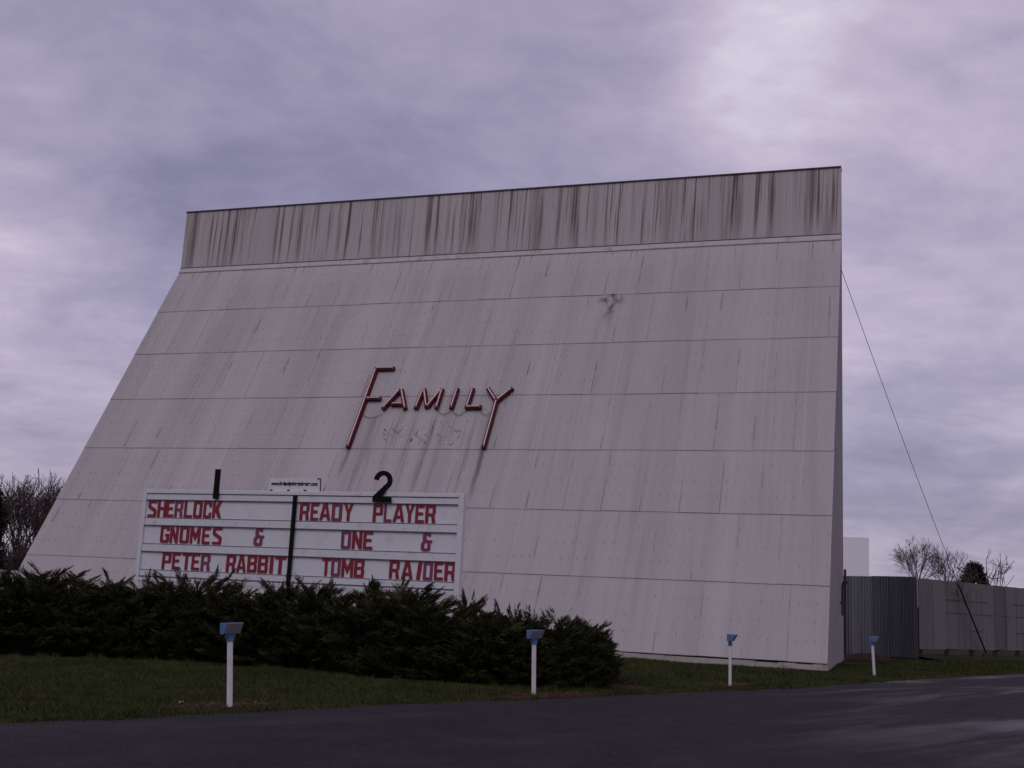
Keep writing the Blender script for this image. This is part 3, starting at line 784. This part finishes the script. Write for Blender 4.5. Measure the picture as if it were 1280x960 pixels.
s_ = rng.uniform(0, hs[-1], n); a_ = np.where(rng.random(n) < .88, rng.uniform(.03, 1.7, n), rng.uniform(1.7, 3.1, n))
p2, o2 = hedge_pt(s_, a_, rng.uniform(.80, .95, n)); dr = hedge_dir(s_); tg3 = np.concatenate([dr, np.zeros((n, 1))], 1)
V1 = boughs(n, p2, o2, tg3, .40, .75, 16, .0085, rng)
n = 80
s_ = rng.uniform(0, hs[-1], n); a_ = rng.normal(1.25, .25, n)
p3, o3 = hedge_pt(s_, a_, .95); dr = hedge_dir(s_); tg3 = np.concatenate([dr, np.zeros((n, 1))], 1)
V2 = boughs(n, p3, o3 * .3, tg3 * 1.3, .4, .72, 9, .008, rng, (-.02, .20))
V = np.concatenate([V1, V2])
T = V.reshape(-1, 3, 3); c = T.mean(1)
nn = np.array([sdir.y, -sdir.x]); dist = (c[:, :2] - np.array(SA[:2])) @ nn           # > 0: in front of the signboard
al = (c[:, :2] - np.array(SA[:2])) @ np.array(sdir[:2])
bad = (dist < .16) & (c[:, 2] > 1.55) & (al > -.2) & (al < SWD + .15)
T = T[~bad]
b = MB()
for _ in range(60):      # bare sprigs poking out of the crest
    s = rr.uniform(1, hs[-1] - .5); q, _o = hedge_pt(np.array([s]), np.array([rr.uniform(.9, 1.3)]), .95); q = Vector(q[0] - org)
    d = Vector((rr.uniform(-1, 1), rr.uniform(-.5, .1), rr.uniform(.3, .8))).normalized(); L = rr.uniform(.3, .6)
    b.tube([q, q + d * L * .5 + Vector((0, 0, .02)), q + d * L + Vector((0, 0, .08))], [.009, .006, .003], 3, cap=False)
Vt = np.array([b.v[i] for f in b.f for i in ((f[0], f[1], f[2]), (f[0], f[2], f[3])) for i in i])
Vall = np.concatenate([T.reshape(-1, 3) - org, Vt]); nT = len(Vall) // 3
np_mesh('foliage', Vall, np.arange(len(Vall)).reshape(-1, 3), [M['juniper'], M['twig']], hedge, (np.arange(nT) >= len(T)).astype(np.int32))

# rounded bush at the right end of the hedge
bush = empty('evergreen_bush', (.75, 25.25, 0), 0, 'rounded dark evergreen bush closing the right end of the hedge, beside a white post light', 'bush')
def bush_pt(th, ph, k=1.0):
    cx = np.cos(ph) ** .55; sz_ = np.sin(ph) ** .8
    l = (1 + .06 * np.sin(3 * th + 2 * ph) + .05 * np.sin(7 * th - 3 * ph) + .03 * np.sin(13 * th + 5 * ph)) * k
    p = np.stack([1.55 * np.cos(th) * cx * l, 2.15 * np.sin(th) * cx * l, 1.17 * sz_ * l], -1)
    o = np.stack([np.cos(th) * np.cos(ph), np.sin(th) * np.cos(ph), np.sin(ph) * .8 + .1], -1); return p, o
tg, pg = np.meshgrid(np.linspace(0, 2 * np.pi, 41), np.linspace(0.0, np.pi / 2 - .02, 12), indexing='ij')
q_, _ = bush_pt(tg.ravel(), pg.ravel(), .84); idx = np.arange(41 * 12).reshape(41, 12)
np_mesh('light_block_core', q_, np.stack([idx[:-1, :-1], idx[1:, :-1], idx[1:, 1:], idx[:-1, 1:]], -1).reshape(-1, 4), M['core'], bush)  # added core again, near black so no light passes the bush
n = 900
th = rng.uniform(0, 2 * np.pi, n); ph = np.arcsin(rng.uniform(.01, 1, n))
q2, o_ = bush_pt(th, ph, rng.uniform(.84, .98, n)); tg3 = np.stack([-np.sin(th), np.cos(th), np.zeros(n)], -1)
Vb = boughs(n, q2, o_, tg3, .26, .46, 16, .0085, rng, (-.1, .3), 7)
n = 60
th = rng.uniform(0, 2 * np.pi, n); ph = rng.uniform(.8, 1.5, n); q_, o_ = bush_pt(th, ph, .96); tg3 = np.stack([-np.sin(th), np.cos(th), np.zeros(n)], -1)
Vb2 = boughs(n, q_, o_ * .5, tg3, .3, .5, 8, .008, rng, (.0, .35), 7)
tri_obj('foliage', np.concatenate([Vb, Vb2]), M['shrub_leaf'], bush)

# ------------------------------------------------------------------ grass (one mass)
def blades(n, xr, yr, h, w):
    x = rng.uniform(*xr, n); y = rng.uniform(*yr, n)
    edge_noise = .12 * np.sin(x * 3.1 + y * 1.7) + .09 * np.sin(x * 7.7 - y * 5.1) + .06 * np.sin(x * 17 + y * 11) + rng.normal(-.03, .09, n)
    k = on_lawn(x, y - .03 - edge_noise)
    k &= np.abs(x) < .47 * y + 1.2
    for cx, cy, rx, ry, rot, _ in MULCH:
        dx, dy = x - cx, y - cy; u = dx * math.cos(rot) + dy * math.sin(rot); v = -dx * math.sin(rot) + dy * math.cos(rot)
        k &= ~(((u / rx) ** 2 + (v / ry) ** 2 < rng.uniform(.5, 1.25, n)) & (rng.random(n) < .93))
    # not under the tower
    lx = (x - T0[0]) * math.cos(TH) + (y - T0[1]) * math.sin(TH); ly = -(x - T0[0]) * math.sin(TH) + (y - T0[1]) * math.cos(TH)
    k &= ~((ly > -.02) & (lx > -.02) & (lx < TW + .02))
    x, y = x[k], y[k]; m = len(x)
    cl_ = .6 + .5 * np.sin(x * 1.3 + 1.1 * np.sin(y * 1.9)) * np.sin(y * 1.1 + .9 * np.sin(x * 1.4)) + rng.normal(0, .2, m)
    hh = h * np.clip(cl_, .25, 1.5); ang = rng.uniform(0, 2 * np.pi, m)
    lean = rng.normal(0, .45, (m, 2)) * hh[:, None]
    dx, dy = np.cos(ang) * w, np.sin(ang) * w
    A = np.stack([x - dx, y - dy, np.zeros(m)], -1); B = np.stack([x + dx, y + dy, np.zeros(m)], -1)
    C = np.stack([x + lean[:, 0], y + lean[:, 1], hh], -1)
    return np.stack([A, B, C], 1).reshape(-1, 3)
Vg = np.concatenate([blades(330000, (-9, 6), (13, 28), .075, .007), blades(170000, (1, 20), (24, 47), .085, .011), blades(60000, (10, 34), (40, 60), .11, .02)])
tuft = blades(5200, (-10, 8), (13, 30), .10, .006)
cen = tuft.reshape(-1, 3, 3)[rng.integers(0, len(tuft) // 3, 420), 0]
q9 = np.repeat(cen, 34, 0); m9 = len(q9)
b9 = q9 + np.concatenate([rng.normal(0, .045, (m9, 2)), np.zeros((m9, 1))], 1); h9 = rng.uniform(.07, .17, m9)
t9 = b9 + np.stack([rng.normal(0, .05, m9), rng.normal(0, .05, m9), h9], -1)
Vg = np.concatenate([Vg, np.stack([b9 - [.006, 0, 0], b9 + [.006, 0, 0], t9], 1).reshape(-1, 3)])
go = tri_obj('grass', Vg, M['grass'], None); tag(go, 'short dull green grass of the verge along the road', 'grass', kind='stuff')
# straw litter over the mulch
ns_ = 2600; cc = rng.integers(0, 5, ns_); base = np.array([(m[0], m[1], m[2], m[3], m[4]) for m in MULCH[:5]])[cc]
uu = rng.normal(0, .45, ns_) * base[:, 2]; vv = rng.normal(0, .5, ns_) * base[:, 3]
px = base[:, 0] + uu * np.cos(base[:, 4]) - vv * np.sin(base[:, 4]); py = base[:, 1] + uu * np.sin(base[:, 4]) + vv * np.cos(base[:, 4])
ek = rng.integers(60, len(jit) - 60, 3600); ej = np.array(jit)[ek]; eo = np.abs(rng.normal(0, .16, 3600)) - .05
patchy = np.sin(ej[:, 0] * 2.3) + np.sin(ej[:, 0] * .9 + 2) + rng.normal(0, .5, 3600) > .2
px = np.concatenate([px, ej[patchy, 0] - .75 * eo[patchy]]); py = np.concatenate([py, ej[patchy, 1] + .65 * eo[patchy]])
ok = on_lawn(px, py + .08); px, py = px[ok], py[ok]; m_ = len(px)
an = rng.uniform(0, 2 * np.pi, m_); ln = rng.uniform(.04, .13, m_); wd = .006
A = np.stack([px, py, np.full(m_, .035)], -1); dvec = np.stack([np.cos(an) * ln, np.sin(an) * ln, rng.uniform(-.01, .035, m_)], -1)
pw = np.stack([-np.sin(an) * wd, np.cos(an) * wd, np.zeros(m_)], -1)
so = tri_obj('fallen_needles', np.stack([A - pw, A + pw, A + dvec], 1).reshape(-1, 3), M['straw'], None)
tag(so, 'dry reddish brown needles scattered over the bare patches and verge', 'needles', kind='stuff')
# loose gravel along the road edge
ng = 2600
k = rng.integers(60, len(jit) - 30, ng); jx = np.array(jit)[k]
gx = jx[:, 0] + np.abs(rng.normal(0, .5, ng)) * .75 + rng.normal(0, .05, ng); gy = jx[:, 1] - np.abs(rng.normal(0, .5, ng)) * .65
nr_ = 5200; rx_ = rng.uniform(-6, 9, nr_); ry_ = rng.uniform(10.2, 24, nr_); on_r = ~on_lawn(rx_, ry_ + .3)
gx = np.concatenate([gx, rx_[on_r]]); gy = np.concatenate([gy, ry_[on_r]]); ng = len(gx)
r0 = rng.uniform(.003, .010, ng)
tv = []
for ox, oy, oz in ((1, 0, 0), (-.5, .87, 0), (-.5, -.87, 0), (0, 0, 1.1)):
    tv.append(np.stack([gx + ox * r0, gy + oy * r0, .006 + oz * r0], -1))
Vv = np.stack(tv, 1).reshape(-1, 3); b4 = np.arange(ng)[:, None] * 4
Tt = np.concatenate([b4 + np.array([0, 1, 3]), b4 + np.array([1, 2, 3]), b4 + np.array([2, 0, 3])])
go = np_mesh('gravel', Vv, Tt, M['stone']); tag(go, 'loose fine stones scattered along the road edge', 'gravel', kind='stuff')
b = MB(); b.hull8([(-.06, -.03, .03), (.06, -.03, .03), (.05, .03, .03), (-.05, .03, .03), (-.05, -.02, .06), (.06, -.02, .05), (.05, .02, .07), (-.04, .02, .055)])
lt = b.build('litter_scrap', M['litter']); lt.scale = (.6, .6, .5); lt.location = (-4.43, 17.0, 0); lt.rotation_euler = (0, 0, .6); tag(lt, 'small crumpled white scrap lying on the reddish bare patch', 'litter')

# ------------------------------------------------------------------ post lights
def post_light():
    root = empty('post_light', (0, 0, 0))
    b = MB(); b.box(-.03, .03, -.03, .03, -.1, .93)
    b.build('post', M['white_post'], root, bevel=.006)
    b = MB(); b.box(-.042, .042, -.042, .042, .90, .95)
    b.tube([(-.07, 0, .975), (.07, 0, .975)], .034, 10); b.box(-.028, .028, -.028, .028, .94, 1.02)
    b.build('bracket', M['blue_paint'], root, bevel=.004)
    # hood: flat top overhanging to the front (-y), slanted mouth
    x0, x1 = -.135, .135
    prof = [(.05, 1.0), (.05, 1.155), (-.145, 1.155), (-.05, 1.0)]
    b = MB(); i = len(b.v)
    b.hull8([(x0, prof[3][0], prof[3][1]), (x1, prof[3][0], prof[3][1]), (x1, prof[0][0], prof[0][1]), (x0, prof[0][0], prof[0][1]),
             (x0, prof[2][0], prof[2][1]), (x1, prof[2][0], prof[2][1]), (x1, prof[1][0], prof[1][1]), (x0, prof[1][0], prof[1][1])])
    hd = b.build('lamp_hood', M['blue_paint'], root, bevel=.006)
    b = MB()
    def fp(x, t, o): return (x, -.05 - .095 * t - .85 * o, 1.0 + .155 * t - .52 * o)
    b.hull8([fp(x0 + .012, .06, -.01), fp(x1 - .012, .06, -.01), fp(x1 - .012, .95, -.01), fp(x0 + .012, .95, -.01), fp(x0 + .012, .06, .008), fp(x1 - .012, .06, .008), fp(x1 - .012, .95, .008), fp(x0 + .012, .95, .008)])
    b.build('lens', M['lens_grey'], hd)
    return root
def copy_tree(o, parent=None):
    c = o.copy(); COL.objects.link(c)
    if parent: c.parent = parent
    for ch in [q for q in bpy.data.objects if q.parent == o]: copy_tree(ch, c)
    return c
PL = [((-3.677, 16.699), R(46), -.085, 'white post light with blue hood nearest the camera, in front of the long hedge'),
      ((.656, 21.509), R(34), -.036, 'white post light with blue hood in front of the rounded end bush'),
      ((5.251, 27.137), R(66), -.007, 'white post light with blue hood in front of the bare cladding right of the bush'),
      ((11.042, 35.169), R(104), -.052, 'leaning white post light with blue hood in front of the corrugated metal gate')]
pl0 = post_light()
roots = [pl0] + [copy_tree(pl0) for _ in range(3)]
for o, ((x, y), rz, ln_, lb) in zip(roots, PL):
    o.location = (x, y, 0); o.rotation_euler = (Matrix.Rotation(ln_, 3, 'Y') @ Matrix.Rotation(rz, 3, 'Z')).to_euler(); tag(o, lb, 'post light', 'low post lights along the road')

# ------------------------------------------------------------------ gate and fence
def sheet_run(name, mats, parent, A, B, zb0, zb1, zt0, zt1, pitch, amp, panelw, seed, seg=4, square=False):
    """corrugated upright sheets from A to B"""
    rr_ = random.Random(seed); A = Vector((*A, 0)); B = Vector((*B, 0)); L = (B - A).length; t = (B - A) / L; nrm = Vector((t.y, -t.x, 0))
    V = []; F = []; tint = []; x = 0.0
    while x < L - .01:
        xe = min(L, x + panelw + .04); tn = min(1, max(0, rr_.gauss(.5, .3))) if not square else (rr_.uniform(.6, 1) if x < L * .38 else rr_.uniform(0, .22)); dz = rr_.uniform(-.03, .03); lift = rr_.uniform(0, .02)
        ns = max(2, int((xe - x) / (pitch / seg))); base = len(V)
        for j in range(ns + 1):
            xx = x + (xe - x) * j / ns; ph = (xx / pitch) % 1
            h = amp * (max(-1, min(1, 2.2 * math.cos(2 * math.pi * ph))) if square else math.cos(2 * math.pi * ph)) + lift
            q = A + t * xx + nrm * h; f = xx / L
            V.append((q.x, q.y, zb0 + (zb1 - zb0) * f + dz)); V.append((q.x, q.y, zt0 + (zt1 - zt0) * f + dz * .3))
        for j in range(ns):
            a = base + j * 2; F.append((a, a + 2, a + 3, a + 1)); tint.append(tn)
        x = xe - .04 if xe < L else L
    me = bpy.data.meshes.new(name); me.from_pydata([tuple(Vector(v) - parent.location) for v in V], [], F)
    for q in mats: me.materials.append(q)
    at = me.attributes.new('tint', 'FLOAT', 'FACE'); at.data.foreach_set('value', np.array(tint, np.float32)); me.update()
    o = bpy.data.objects.new(name, me); COL.objects.link(o); o.parent = parent
    sm = o.modifiers.new('thick', 'SOLIDIFY'); sm.thickness = .006
    return o
gate = empty('metal_gate', (14.2, 50.4, 0), 0, 'tall dark galvanised corrugated metal gate between the tower and the grey fence', 'gate')
sheet_run('sheet', [M['galv']], gate, (14.15, 50.35), (18.55, 53.0), .12, .10, 3.43, 3.66, .17, .034, 1.1, 4, square=True)
G0 = gate.location
b = MB(); b.tube([Vector((14.62, 50.45, 0)) - G0, Vector((14.62, 50.45, 3.72)) - G0], .055, 10); b.build('post', M['dark_metal'], gate)
b = MB(); b.tube([Vector((18.62, 53.18, 0)) - G0, Vector((18.62, 53.18, 3.6)) - G0], .07, 10); b.build('post', M['dark_metal'], gate)
for z in (.5, 1.9, 3.2):
    b = MB(); b.tube([Vector((14.2, 50.5, z)) - G0, Vector((18.5, 53.12, z)) - G0], .04, 8); b.build('crossbar', M['dark_metal'], gate)
b = MB(); a_ = Vector((18.60, 52.96, 0)) - G0; b.box(a_.x - .022, a_.x + .022, a_.y - .03, a_.y + .03, 2.3, 3.64); b.build('edge_strip', M['lens_grey'], gate)

fence = empty('panel_fence', (18.8, 53.3, 0), 0, 'long tall grey sheet-panel fence running right from the corrugated gate', 'fence')
sheet_run('panel', [M['fence']], fence, (18.75, 53.3), (48.0, 79.8), .50, .58, 3.62, 3.64, .10, .010, 1.22, 8)
F0 = Vector(fence.location); ft = (Vector((48, 79.8, 0)) - Vector((18.75, 53.3, 0))).normalized(); fn = Vector((ft.y, -ft.x, 0))
x = .4
while x < 39:
    q = Vector((18.75, 53.3, 0)) + ft * x - fn * .18 - F0; b = MB(); b.box(q.x - .09, q.x + .09, q.y - .09, q.y + .09, -.2, 3.45); b.build('post', M['timber'], fence); x += 2.44
for z in (.75, 2.0, 3.3):
    a0 = Vector((18.75, 53.3, 0)) - fn * .06 - F0; a1 = a0 + ft * 39
    b = MB(); b.hull8([(a0.x, a0.y, z - .07), (a1.x, a1.y, z - .07), (a1.x - fn.x * .05, a1.y - fn.y * .05, z - .07), (a0.x - fn.x * .05, a0.y - fn.y * .05, z - .07),
             (a0.x, a0.y, z + .07), (a1.x, a1.y, z + .07), (a1.x - fn.x * .05, a1.y - fn.y * .05, z + .07), (a0.x - fn.x * .05, a0.y - fn.y * .05, z + .07)]); b.build('rail', M['timber'], fence)
# dark seams and laps on the face of the fence
b = MB(); L = 0
def fpt(x, z, o): 
    q = Vector((18.75, 53.3, 0)) + ft * x + fn * o - F0; return (q.x, q.y, z)
x = 1.22
while x < 39:
    if rr.random() < .7: b.face([fpt(x - .012, .6, .036), fpt(x + .012, .6, .036), fpt(x + .012, 3.5, .036), fpt(x - .012, 3.5, .036)])
    x += 1.22
for z in (1.35, 2.15, 2.75):
    x = 2.4
    while x < 39:
        L = rr.uniform(.8, 3)
        if rr.random() < .75: b.face([fpt(x, z - .014, .0372), fpt(x + L, z - .014, .0372), fpt(x + L, z + .014, .0372), fpt(x, z + .014, .0372)])
        x += L + rr.uniform(.1, .8)
b.build('seam', M['lap'], fence)
# earth bank under the fence
bk = MB()
x = 0.0
prev = None
while x < 44:
    h = .16 + rr.uniform(-.05, .06); c0 = fpt(x, 0, 1.5); c1 = fpt(x, h, .1); c2 = fpt(x, h, -1.6); c3 = fpt(x, 0, -3)
    row_ = [tuple(Vector(q) + F0) for q in (c0, c1, c2, c3)]
    if prev:
        for i in range(3): bk.face([prev[i], row_[i], row_[i + 1], prev[i + 1]])
    prev = row_; x += .8
tag(bk.build('earth_bank', M['lawn'], smooth=True), kind='structure')
# heap of brown earth at the foot of the tower corner and gate
hp = MB(); nr, nc = 10, 30
grid = []
for i in range(nr):
    for j_ in range(nc):
        u_, v_ = j_ / (nc - 1), i / (nr - 1)
        x = 13.0 + u_ * 3.6 + v_ * .9; y = 47.2 + u_ * 2.9 + v_ * 2.6
        z = .28 * math.sin(math.pi * u_) ** .6 * math.sin(math.pi * min(1, v_ * 1.0)) + rr.uniform(-.03, .03) - .02
        grid.append((x, y, z))
for i in range(nr - 1):
    for j_ in range(nc - 1):
        a = i * nc + j_; hp.face([grid[a], grid[a + 1], grid[a + nc + 1], grid[a + nc]])
tag(hp.build('earth_heap', M['mulch'], smooth=True), kind='structure')

# ------------------------------------------------------------------ guy wire
wt = Vector((13.42, 46.6, 15.84)); wb = Vector((23.25, 57.0, .38))
guy = empty('guy_wire', (23.25, 57.0, 0), 0, 'thin steel stay cable running from the tower edge down to a stub at the fence', 'guy wire')
go_ = Vector(guy.location); wp = [wt + (wb - wt) * (i / 14) - Vector((0, 0, .35 * math.sin(math.pi * i / 14))) for i in range(15)]
b = MB(); b.tube([p - go_ for p in wp], .012, 6); b.build('cable', M['wire'], guy)
b = MB(); b.tube([p - go_ for p in wp[11:]], .042, 8); b.build('cable_guard', M['dark_metal'], guy)
b = MB(); b.box(-.14, .14, -.12, .12, -.2, .34); b.tube([(0, 0, .3), (0, 0, .45)], .05, 8); b.build('anchor_stub', M['timber'], guy, bevel=.01)

# ------------------------------------------------------------------ bare trees
def grow(segs, p, d, L, r, depth, rg, spread=.5, up=.12, minr=.006, kids=(2, 3)):
    n = 3; q = p.copy(); pts = [q.copy()]; rad = [r]
    for i in range(n):
        d = (d + Vector((rg.gauss(0, .10), rg.gauss(0, .10), rg.gauss(.0, .06) + up * .3))).normalized()
        q = q + d * (L / n); pts.append(q.copy()); rad.append(max(minr, r * (1 - .38 * (i + 1) / n)))
    segs.append((pts, rad, depth))
    if depth <= 0: return
    for k in range(rg.randint(*kids)):
        ax = Vector((rg.gauss(0, 1), rg.gauss(0, 1), rg.gauss(0, 1))); ax = (ax - d * ax.dot(d)).normalized()
        a = rg.uniform(.5, 1.2) * spread
        nd = (d * math.cos(a) + ax * math.sin(a) + Vector((0, 0, up))).normalized()
        st_ = pts[rg.choice([-1, -1, -2, -2, -3])] if depth > 1 else pts[rg.choice([-1, -2, -3])]
        grow(segs, st_, nd, L * rg.uniform(.62, .85), max(minr, rad[-1] * rg.uniform(.55, .8)), depth - 1, rg, spread, up, minr, kids)
    grow(segs, pts[-1], d, L * rg.uniform(.6, .8), max(minr, rad[-1] * .9), depth - 1, rg, spread, up, minr, kids)
def bare_tree(x, y, h, seed, label, group=None, trunk=.3, spread=.75, depth=6, kids=(2, 2), stems=1, r0=None, minr=.009, name='bare_tree', cat='tree', up=.12, lf=.22):
    rg = random.Random(seed); root = empty(name, (x, y, 0), 0, label, cat, group)
    tr = MB(); br = MB(); r0 = r0 or h * .016
    allsegs = []
    for s in range(stems):
        d = Vector((rg.gauss(0, .06), rg.gauss(0, .06), 1)).normalized() if stems == 1 else Vector((rg.gauss(0, .4), rg.gauss(0, .3), 1)).normalized()
        p = Vector((0, 0, -.1)) if stems == 1 else Vector((rg.uniform(-.4, .4), rg.uniform(-.4, .4), -.1))
        top = p + d * h * trunk
        tr.tube([p, p + (top - p) * .5 + Vector((rg.gauss(0, .05), 0, 0)), top], [r0 * 1.25, r0, r0 * .85], 8)
        nk = rg.randint(4, 5) if stems == 1 else 2; a00 = rg.uniform(-.3, .3)
        for k in range(nk):
            a = a00 + 6.283 * k / nk + rg.uniform(-.3, .3) if stems == 1 else rg.uniform(0, 6.28); t = rg.uniform(.25, .7) * spread
            dd = (d + Vector((math.cos(a) * t, math.sin(a) * t, rg.uniform(0, .3)))).normalized()
            grow(allsegs, p + (top - p) * rg.uniform(.8, 1), dd, h * lf, r0 * .6, depth, rg, spread, up, minr, kids)
        grow(allsegs, top, d, h * lf, r0 * .75, depth, rg, spread, up, minr, kids)
    zmax = max(q.z for pts, _, _ in allsegs for q in pts); sc = h / zmax
    for pts, rad, dep in allsegs: br.tube([Vector((q.x * sc, q.y * sc, q.z * sc if q.z > 0 else q.z)) for q in pts], [max(minr, v) for v in rad], 4 if dep > 2 else 3, cap=False)
    tr.v = [(a * sc, b_ * sc, c_ * sc) for a, b_, c_ in tr.v]
    tr.build('trunk', M['bark'], root, smooth=True); br.build('branches', M['twig'], root)
    return root
bare_tree(34.95, 100, 9.1, 21, 'bare round-crowned tree beyond the fence above the corrugated gate', trunk=.42, spread=.66, depth=5, kids=(2, 2), minr=.009, lf=.15, up=.05, r0=.12)
bare_tree(30.4, 80, 7.0, 33, 'thin twiggy leafless tree beyond the fence beside the stay cable', trunk=.48, spread=.8, depth=4, kids=(2, 2), minr=.008, lf=.16, r0=.08)
bare_tree(33.9, 81, 7.0, 47, 'leafless tangled tree beyond the fence right of the small dark conifer', trunk=.4, spread=1.05, depth=3, kids=(1, 2), minr=.018, up=.05)
bare_tree(36.5, 82, 4.9, 52, 'low arching leafless tree beyond the fence at the right picture edge', trunk=.5, spread=1.2, depth=3, kids=(1, 2), minr=.014, up=-.05)
bare_tree(29.1, 82, 4.8, 58, 'low reddish twiggy brush beyond the fence between two leafless trees', trunk=.2, spread=.9, depth=4, stems=6, minr=.010, r0=.05, name='brush', cat='shrub')

def conifer(x, y, h, rad, seed, label, shape=.9, n=2600, fw=.05):
    rg = np.random.default_rng(seed); root = empty('conifer_tree', (x, y, 0), 0, label, 'tree')
    b = MB(); b.tube([(0, 0, -.1), (0, 0, h * .93)], [h * .025, .02], 8); b.build('trunk', M['bark'], root)
    t = rg.random(n) ** .8; z = h * (.12 + .88 * t); rr_ = rad * (1 - t) ** shape * (1 + .16 * np.sin(9 * t + 2) ) + .1
    a = rg.uniform(0, 2 * np.pi, n); q = rg.uniform(.35, 1, n) * (1 + .15 * np.sin(3 * a + 7 * t))
    p = np.stack([np.cos(a) * rr_ * q, np.sin(a) * rr_ * q, z], -1)
    d = np.stack([np.cos(a), np.sin(a), rg.uniform(-.15, .5, n)], -1) + rg.normal(0, .3, (n, 3))
    tri_obj('crown', sprays(p, d, rg.uniform(.35, .7, n) * rad / 1.6, 4, fw, rg, .1), M['conifer'], root); return root
conifer(34.0, 85, 5.9, 1.2, 5, 'small dense dark conifer beyond the fence between leafless trees', shape=.55)
conifer(-31.6, 70, 7.4, 1.9, 6, 'dark evergreen at the left picture edge in front of the leafless thicket', shape=.5, n=4200, fw=.06)

TRE = [(-34.6, 86, 9.8, 61), (-36.4, 88, 9.4, 62), (-33.0, 84, 9.2, 63), (-38.5, 90, 9.5, 64), (-31.2, 88, 9.4, 65), (-35.4, 92, 8.6, 66), (-32.2, 91, 8.4, 67), (-41, 87, 9.2, 68), (-29.6, 93, 9.0, 69), (-37.3, 84, 8.4, 70), (-33.9, 90, 7.6, 71), (-34.0, 95, 9.6, 72), (-37.4, 96, 10.0, 73), (-31.0, 97, 9.6, 74), (-35.6, 98, 10.2, 75), (-33.0, 99, 9.2, 76)]
for x, y, h, sd2 in TRE:
    bare_tree(x, y, h, sd2, 'leafless brown tree in the dense thicket left of the sloping tower', 'leafless trees of the left thicket', trunk=.25, spread=.62, depth=5, kids=(1, 2), minr=.014)
BR = [(-36.8, 83, 4.2, 81), (-34.4, 82.5, 3.8, 82), (-32.4, 83, 4.4, 83), (-39, 84, 4.0, 84), (-30.6, 85, 4.2, 85), (-33.4, 86, 4.6, 86), (-35.8, 87, 4.8, 87), (-31.6, 87, 4.4, 88)]
for x, y, h, sd2 in BR:
    bare_tree(x, y, h, sd2, 'low dark leafless brush at the foot of the left thicket', 'brush of the left thicket', trunk=.2, spread=.8, depth=4, stems=7, minr=.014, r0=.06, name='brush', cat='shrub')

# ------------------------------------------------------------------ far things
fs = empty('far_screen', (44, 160, 0), R(-18), 'pale distant second cinema screen showing above the gate beside the tower', 'screen')
b = MB(); b.box(-9, 5.4, 0, .5, 3.2, 12.65); b.build('screen_face', M['far_screen'], fs)
for x in (-8, -3, 1.5, 4.8):
    b = MB(); b.box(x - .15, x + .15, .52, .85, 0, 12.2); b.build('support_post', M['timber'], fs)
wf = empty('white_fence', (-17.6, 56.4, 0), 0, 'low white panel fence running left behind the foot of the tower', 'fence')
A = Vector((0, 0, 0)); tdir = Vector((-.999, -.03, 0))
for i in range(9):
    b = MB(); q = tdir * (i * 2.4); e = tdir * (i * 2.4 + 2.36)
    b.hull8([(e.x, e.y, .1), (q.x, q.y, .1), (q.x, q.y + .05, .1), (e.x, e.y + .05, .1), (e.x, e.y, 2.02), (q.x, q.y, 2.02), (q.x, q.y + .05, 2.02), (e.x, e.y + .05, 2.02)])
    b.build('panel', M['white_frame'], wf)
    b = MB(); b.box(q.x - .06, q.x + .06, q.y + .06, q.y + .18, -.2, 2.1); b.build('post', M['white_post'], wf)
# vine grown up the stay cable
vn = empty('dead_vine', (22.9, 56.8, 0), 0, 'dead leafless vine branching off the lower stay cable above the fence', 'vine')
segs = []; rg = random.Random(90)
for i in range(9):
    t = .755 + i * .013; p = wt + (wb - wt) * t - Vector((0, 0, .35 * math.sin(math.pi * t)))
    grow(segs, p - Vector(vn.location), Vector((rg.uniform(-1, .8), rg.uniform(-.4, .4), rg.uniform(.2, 1))).normalized(), .55, .016, 2, rg, .7, .1, .007, (1, 2))
b = MB()
for pts, rad, dep in segs: b.tube(pts, rad, 4, cap=False)
b.build('stem', M['twig'], vn)

S.render.resolution_x = 1024; S.render.resolution_y = 768
